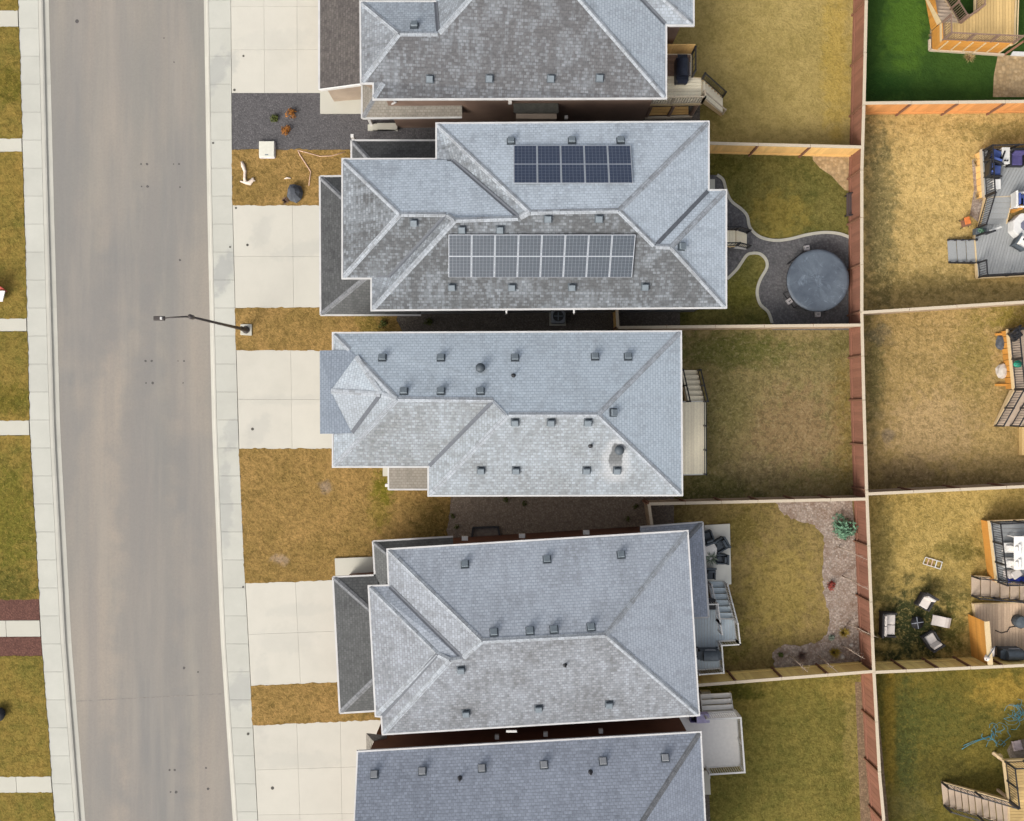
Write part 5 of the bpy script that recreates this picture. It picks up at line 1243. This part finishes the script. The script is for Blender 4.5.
# hot tub on lower level
c = P(1027, 225, 1.0); o = thing('hot_tub', (c.x, c.y, .3), 'white-rimmed hot tub on the lower grey deck at the right edge', 'hot tub')
mb = MB(); outer = [Vector((math.cos(6.283 * k / 8 + .39) * .68, math.sin(6.283 * k / 8 + .39) * .68, 0)) for k in range(8)]
mb.prism(outer, 0, .6); mb.build('shell', M['white'], o, local=True, bevel=.03); MB().prism([v * .42 for v in outer], .6, .615).build('cover', plain('tub_cover', A(120, 120, 136), .5), o, local=True)
armchair('rocking_chair', 1021, 243, .3, R(60), 'dark framed chair below the hot tub on the lower grey deck', 'chair_dark', 'd_vinyl', w_=.6, d_=.65)
c = P(983.5, 230, .9); o = thing('planter', (c.x, c.y, .3), 'dark square planter in the corner of the lower grey deck', 'planter')
MB().box((0, 0, 0), .55, .3, .4).build('pot', M['chair_dark'], o, local=True, bevel=.02); mb = MB(); leafy(mb, Vector((0, 0, .38)), .24, .18, .15, 60, .05); mb.build('foliage', M['leaf_jun'], o, local=True)
o = MB().hexa([P(989, 231, .8), P(1001, 226.5, .8), P(1002, 227.5, .8), P(990, 232.5, .8), P(989.2, 230.3, .95), P(1001, 226, .95), P(1002, 227, .95), P(990, 232, .95)]).build('plank', M['white'], origin=P(995, 229, .8)); tag(o, 'white board lying at the foot of the grey deck steps', 'board')
# orange planter on the tan lawn
c = P(963.5, 224); o = thing('fire_pit', (c.x, c.y, 0), 'orange-topped fire pit stand on the tan lawn by the grey deck', 'fire pit')
MB().box((0, .1, .38), .3, .38, .08, .25).build('lid', plain('orange_paint', A(226, 128, 66), .6), o, local=True, bevel=.03); MB().box((0, 0, .12), .38, .34, .26, .25).build('basket', M['f_post'], o, local=True)
for a in range(4): MB().tube([(math.cos(a * 1.57 + 1) * .16, math.sin(a * 1.57 + 1) * .16, .2), (math.cos(a * 1.57 + 1) * .3, math.sin(a * 1.57 + 1) * .3, 0)], .02, 6).build('leg', M['black'], o, local=True)
ground_poly('gravel_bed', [(972, 160), (984, 152), (988, 212), (978, 222), (970, 215), (974, 190)], M['mulch_pink'], .0)
for i, (x, y, lb) in enumerate(((976, 163, 'pale dry tuft beside the top left corner of the grey deck'), (978, 196, 'yellow dry tuft beside the middle of the grey deck'), (935.5, 10, 'pale dry tuft above the gravel planting bed by the lumber deck'), (933, 35, 'pale dry stems in the gravel planting bed'), (968, 58, 'dry pale plant at the foot of the golden skirting'))):
    shrub('dry_plant', lb, x, y, .3, 'leaf_dry', 'blades', 110, h=.45, group='dry pale plants by the decks', cat='plant')
ground_poly('planting_bed', [(931, 22), (941, 20), (942, 42), (947, 50), (929.5, 49), (929.5, 40)], M['gravel_dark'], .02)
o = MB(); 
for a, b in (((929, 40), (929, 50.5)), ((929, 50.5), (1003, 55.5))): o.bar(w(*a, .06), w(*b, .06), .1, .16)
tag(o.build('bed_edging', M['f_cap'], origin=P(929, 50)), 'pale timber edging round the gravel bed of the lumber deck', 'edging')
# deck 3 items
c = P(1017.5, 364, 1.0); o = thing('plant_pot', (c.x, c.y, .8), 'bright teal pot on the wooden deck at the right edge', 'pot')
MB().lathe((0, 0, 0), [(.12, 0), (.17, .1), (.19, .28), (.16, .29), (.14, .22)], 18).build('pot', plain('teal_glaze', A(52, 158, 128), .35), o, local=True, smooth=True); MB().cyl((0, 0, 0), .14, .14, .2, .23, 14).build('earth', M['dark_pipe'], o, local=True)
armchair('folding_chair', 1017, 334, .8, R(40), 'dark folding chair in the corner of the wooden deck', 'black', 'black', w_=.55, d_=.55, arms=False)
rock(1000.5, 343, .3, .4, .25, 'rock_dark', 'blue-grey boulder beside the upper wooden brace'); rock(1001.5, 371, .32, .42, .3, 'rock', 'pale brown boulder beside the lower wooden brace')
# deck 4 items
M['tarp'] = plain('blue_tarp', A(48, 66, 160), .5, var=.2, scale=3)
c = P(1014, 575, 1.4); o = thing('cushion_stack', (c.x, c.y, .95), 'white cushions heaped on the upper grey deck', 'cushion')
for k in range(3): MB().box((-.1 + .14 * k, .02 * k, .02 + .13 * k), .5, .42, .13, .3 * k).build('cushion', M['cream'], o, local=True, bevel=.05)
mb = MB(); n = 12
gr = [[P(1006 + 3.2 * i, 577.5 - (1.2 if i > 1 else 0) + .62 * j * (1 if i > 2 else .7), 1.0) + Vector((0, 0, .12 * abs(math.sin(i * 1.3 + j * .9)) + .02)) for j in range(n)] for i in range(n)]
for r_ in gr: mb.v += r_
for i in range(n - 1):
    for j in range(n - 1): mb.f.append((i * n + j, i * n + j + 1, (i + 1) * n + j + 1, (i + 1) * n + j))
o = mb.build('tarp', M['tarp'], smooth=True, origin=P(1016, 581, .95)); sm = o.modifiers.new('thick', 'SOLIDIFY'); sm.thickness = .03; tag(o, 'crumpled blue tarp on the upper grey deck beside the white cushions', 'tarp')
table('patio_table', 1023, 553, .95, .9, 1.7, .7, 'long grey table on the upper grey deck at the right edge', 'd_vinyl')
for x, y, rz, lb in ((1010, 548, 90, 'grey chair at the upper end of the long grey table'), (1010, 563, 90, 'grey chair at the lower end of the long grey table')):
    armchair('dining_chair', x, y, .95, R(-rz), lb, 'd_vinyl', 'd_vinyl', w_=.5, d_=.5, arms=False, group='grey chairs at the long table')
line_obj('garden_hose', [(992, 629), (998, 631.5), (1004, 630), (1006, 626), (1012, 625), (1018, 627)], .022, 'black', 'dark hose winding over the weathered tan deck', 'hose', z=.33)
c = P(1021, 622, .7); o = thing('covered_stool', (c.x, c.y, .3), 'grey covered round stool at the end of the dark hose', 'stool'); MB().lathe((0, 0, 0), [(.3, 0), (.34, .3), (.3, .5), (.1, .56)], 14).build('cover', M['chair_dark'], o, local=True); MB().cyl((0, 0, 0), .32, .32, .05, .09, 14).build('hem', M['black'], o, local=True)
o = thing('umbrella', (P(991, 653).x, P(991, 653).y, .3), 'folded white and grey umbrella leaning on the privacy screen cap', 'umbrella')
MB().tube([P(986.5, 659, 1.84), P(990.5, 653.5, 1.4), P(994, 648, 2.15)], [.12, .2, .03], 10).build('canopy', M['cream'], o, smooth=True); MB().tube([P(986, 660, 1.8), P(995, 646.5, 2.2)], .025, 8).build('shaft', M['chair_dark'], o)
# seating round the fire pit
gs = 'cream cushioned seats around the fire pit'
armchair('sofa', 888.5, 624.5, 0, R(88), 'cream two-seat outdoor sofa beside the reddish fence', 'wicker', 'cream', w_=1.28, d_=.78, group=gs, cat='sofa', seats=2)
armchair('armchair', 925.5, 602, 0, R(-30), 'cream armchair above the fire pit', 'wicker', 'cream', group=gs)
armchair('armchair', 931.5, 640, 0, R(-148), 'cream armchair below the fire pit, with its dark frame showing', 'wicker', 'cream', group=gs)
c = P(941, 621.5, .3); o = thing('sun_lounger', (c.x, c.y, 0), 'cream curved sun lounger right of the fire pit', 'lounger', gs, R(-12))
prof = [(-.52, .42), (-.3, .34), (-.05, .3), (.2, .36), (.38, .33), (.55, .22)]
for (x0, z0), (x1, z1), nm in zip(prof, prof[1:], 'abcde'): pass
mb = MB()
for (x0, z0), (x1, z1) in zip(prof, prof[1:]): mb.hexa([(x0, -.26, z0 - .05), (x1, -.26, z1 - .05), (x1, .26, z1 - .05), (x0, .26, z0 - .05), (x0, -.26, z0), (x1, -.26, z1), (x1, .26, z1), (x0, .26, z0)])
mb.build('cushion', M['cream'], o, local=True)
for sy in (-.25, .25): MB().tube([(x, sy, z - .08) for x, z in prof], .03, 6).build('side_rail', M['wicker'], o, local=True)
for sx in (-.35, .35):
    for sy in (-.22, .22): MB().box((sx, sy, 0), .05, .05, .28).build('leg', M['wicker'], o, local=True)
c = P(915, 621.5); o = thing('fire_pit', (c.x, c.y, 0), 'round dark fire pit with crossed pale bars amid the cream seats', 'fire pit')
MB().lathe((0, 0, 0), [(.2, .0), (.28, .12), (.34, .28), (.33, .3), (.25, .2)], 22).build('bowl', M['black'], o, local=True, smooth=True); MB().cyl((0, 0, 0), .25, .25, .15, .2, 18).build('ash', M['chair_dark'], o, local=True)
for a in (0, 1.571): MB().box((0, 0, .29), .62, .035, .02, a + .15).build('grate_bar', M['steel'], o, local=True)
for k in range(3): MB().tube([(math.cos(k * 2.09) * .22, math.sin(k * 2.09) * .22, .15), (math.cos(k * 2.09) * .32, math.sin(k * 2.09) * .32, 0)], .02, 6).build('leg', M['black'], o, local=True)
# folded ladder / cart frame on the lawn
o = thing('step_ladder', (P(932.5, 563).x, P(932.5, 563).y, 0), 'small white-framed step ladder lying flat on the patchy tan lawn', 'ladder')
mb = MB().bar(w(925, 557, .06), w(942, 562, .06), .035, .04); mb.build('side_rail', M['white'], o); MB().bar(w(922.5, 563.5, .06), w(940, 569, .06), .035, .04).build('side_rail', M['white'], o)
for t in (0, .22, .45, .68, .98): MB().bar(w(925 + 17 * t, 557 + 5 * t, .06), w(922.5 + 17.5 * t, 563.5 + 5.5 * t, .06), .05 if t not in (0, .98) else .035, .03).build('rung', M['white' if t > .6 or t == 0 else 'edging'], o)
# blue net and cloth in the bottom right yard
M['blue_cord'] = plain('blue_cord', A(62, 150, 178), .6)
mb = MB(); random.seed(21)
mb.tube([w(961.5, 749, .03), w(968, 744.5), w(978, 740), (w(990, 736))], .016, 6); mb.tube([w(963, 745.5, .03), w(972, 741), w(984, 737.5), w(994, 734)], .014, 6)
for k in range(22):
    t = random.random(); cx, cy = 990 + 30 * t + random.gauss(0, 4), 738 - 30 * t + random.gauss(0, 5); pts = []; a = random.uniform(0, 6.28); r_ = random.uniform(3, 9)
    for j in range(7): pts.append(w(cx + math.cos(a + j * .7) * r_ * random.uniform(.7, 1.2), cy + math.sin(a + j * .7) * r_ * random.uniform(.7, 1.1), random.uniform(.02, .22)))
    mb.tube(pts, random.choice((.007, .009, .013)), 5)
tag(mb.build('cord_tangle', M['blue_cord'], smooth=True, origin=P(1000, 728)), 'tangled blue cord strewn over the bottom right lawn', 'cord')
ground_poly('bare_patch', [(1012, 742), (1040, 735), (1070, 745), (1070, 757), (1010, 758), (1007, 750)], M['gravel_brown'], -.004)
mb = MB(); n = 7
gr = [[P(1010.5 + 1.5 * i + .4 * j, 741 + 1.6 * j - .3 * i) + Vector((0, 0, .05 + .1 * abs(math.sin(i * 1.9 + j * 1.1)))) for j in range(n)] for i in range(n)]
for r_ in gr: mb.v += r_
for i in range(n - 1):
    for j in range(n - 1): mb.f.append((i * n + j, i * n + j + 1, (i + 1) * n + j + 1, (i + 1) * n + j))
o = mb.build('cloth', plain('pale_pink_cloth', A(220, 200, 196), .9), smooth=True, origin=P(1015, 746)); sm = o.modifiers.new('thick', 'SOLIDIFY'); sm.thickness = .02; tag(o, 'crumpled pale cloth lying beside the bottom right deck', 'cloth')
# patio behind house 4
gp = 'dark chairs on the concrete patio'
armchair('patio_chair', 707.5, 537, .1, R(200), 'dark chair at the top of the concrete patio', 'chair_dark', 'chair_dark', w_=.58, d_=.6, group=gp, back=.35)
armchair('patio_chair', 720, 545, .1, R(-60), 'large dark chair at the outer edge of the concrete patio', 'chair_dark', 'chair_dark', w_=.66, d_=.66, group=gp, back=.35)
armchair('patio_chair', 721, 559, .1, R(-90), 'dark chair right of the spiky potted plant on the patio', 'chair_dark', 'chair_dark', w_=.52, d_=.55, group=gp, back=.35)
armchair('patio_chair', 710, 574, .1, R(0), 'dark chair below the spiky potted plant on the patio', 'chair_dark', 'chair_dark', w_=.55, d_=.58, group=gp, back=.35)
table('patio_table', 711, 550, .1, .62, .62, .45, 'pale square table on the concrete patio', 'd_vinyl')
c = P(711.5, 558.5, .5); o = thing('potted_plant', (c.x, c.y, .1), 'spiky pale green potted plant on the concrete patio', 'plant')
MB().lathe((0, 0, 0), [(.13, 0), (.18, .1), (.2, .36), (.17, .37), (.15, .3)], 14).build('pot', M['white'], o, local=True); mb = MB(); blades(mb, Vector((0, 0, .3)), 46, .5, 1.7, .03); mb.build('foliage', M['leaf_pot'], o, local=True)
c = P(711, 604, 1.6); o = thing('storage_box', (c.x, c.y, 1.25), 'small dark storage box inside the white railing of the blue-grey deck', 'box')
MB().box((0, 0, 0), .4, .5, .4).build('box', M['chair_dark'], o, local=True, bevel=.02); MB().box((0, 0, .4), .44, .54, .05).build('lid', M['black'], o, local=True, bevel=.01)
c = P(703, 718.5, 1.9); o = thing('storage_bench', (c.x, c.y, 1.5), 'lilac storage bench on the light grey vinyl deck', 'bench')
MB().box((0, 0, 0), .62, .42, .38, .05).build('box', plain('lilac_panel', A(176, 164, 208), .6), o, local=True, bevel=.02); MB().box((0, 0, .38), .66, .46, .05, .05).build('lid', plain('lilac_lid', A(198, 190, 222), .6), o, local=True, bevel=.02)
c = P(694, 718.5, 1.8); o = thing('crate', (c.x, c.y, 1.5), 'small dark purple crate beside the lilac storage bench', 'crate')
mb = MB()
for s in (-1, 1): mb.box((s * .17, 0, 0), .03, .4, .32); mb.box((0, s * .19, 0), .31, .03, .32)
mb.build('sides', plain('purple_plastic', A(104, 92, 140), .6), o, local=True); MB().box((0, 0, .01), .31, .35, .03).build('bottom', M['black'], o, local=True)
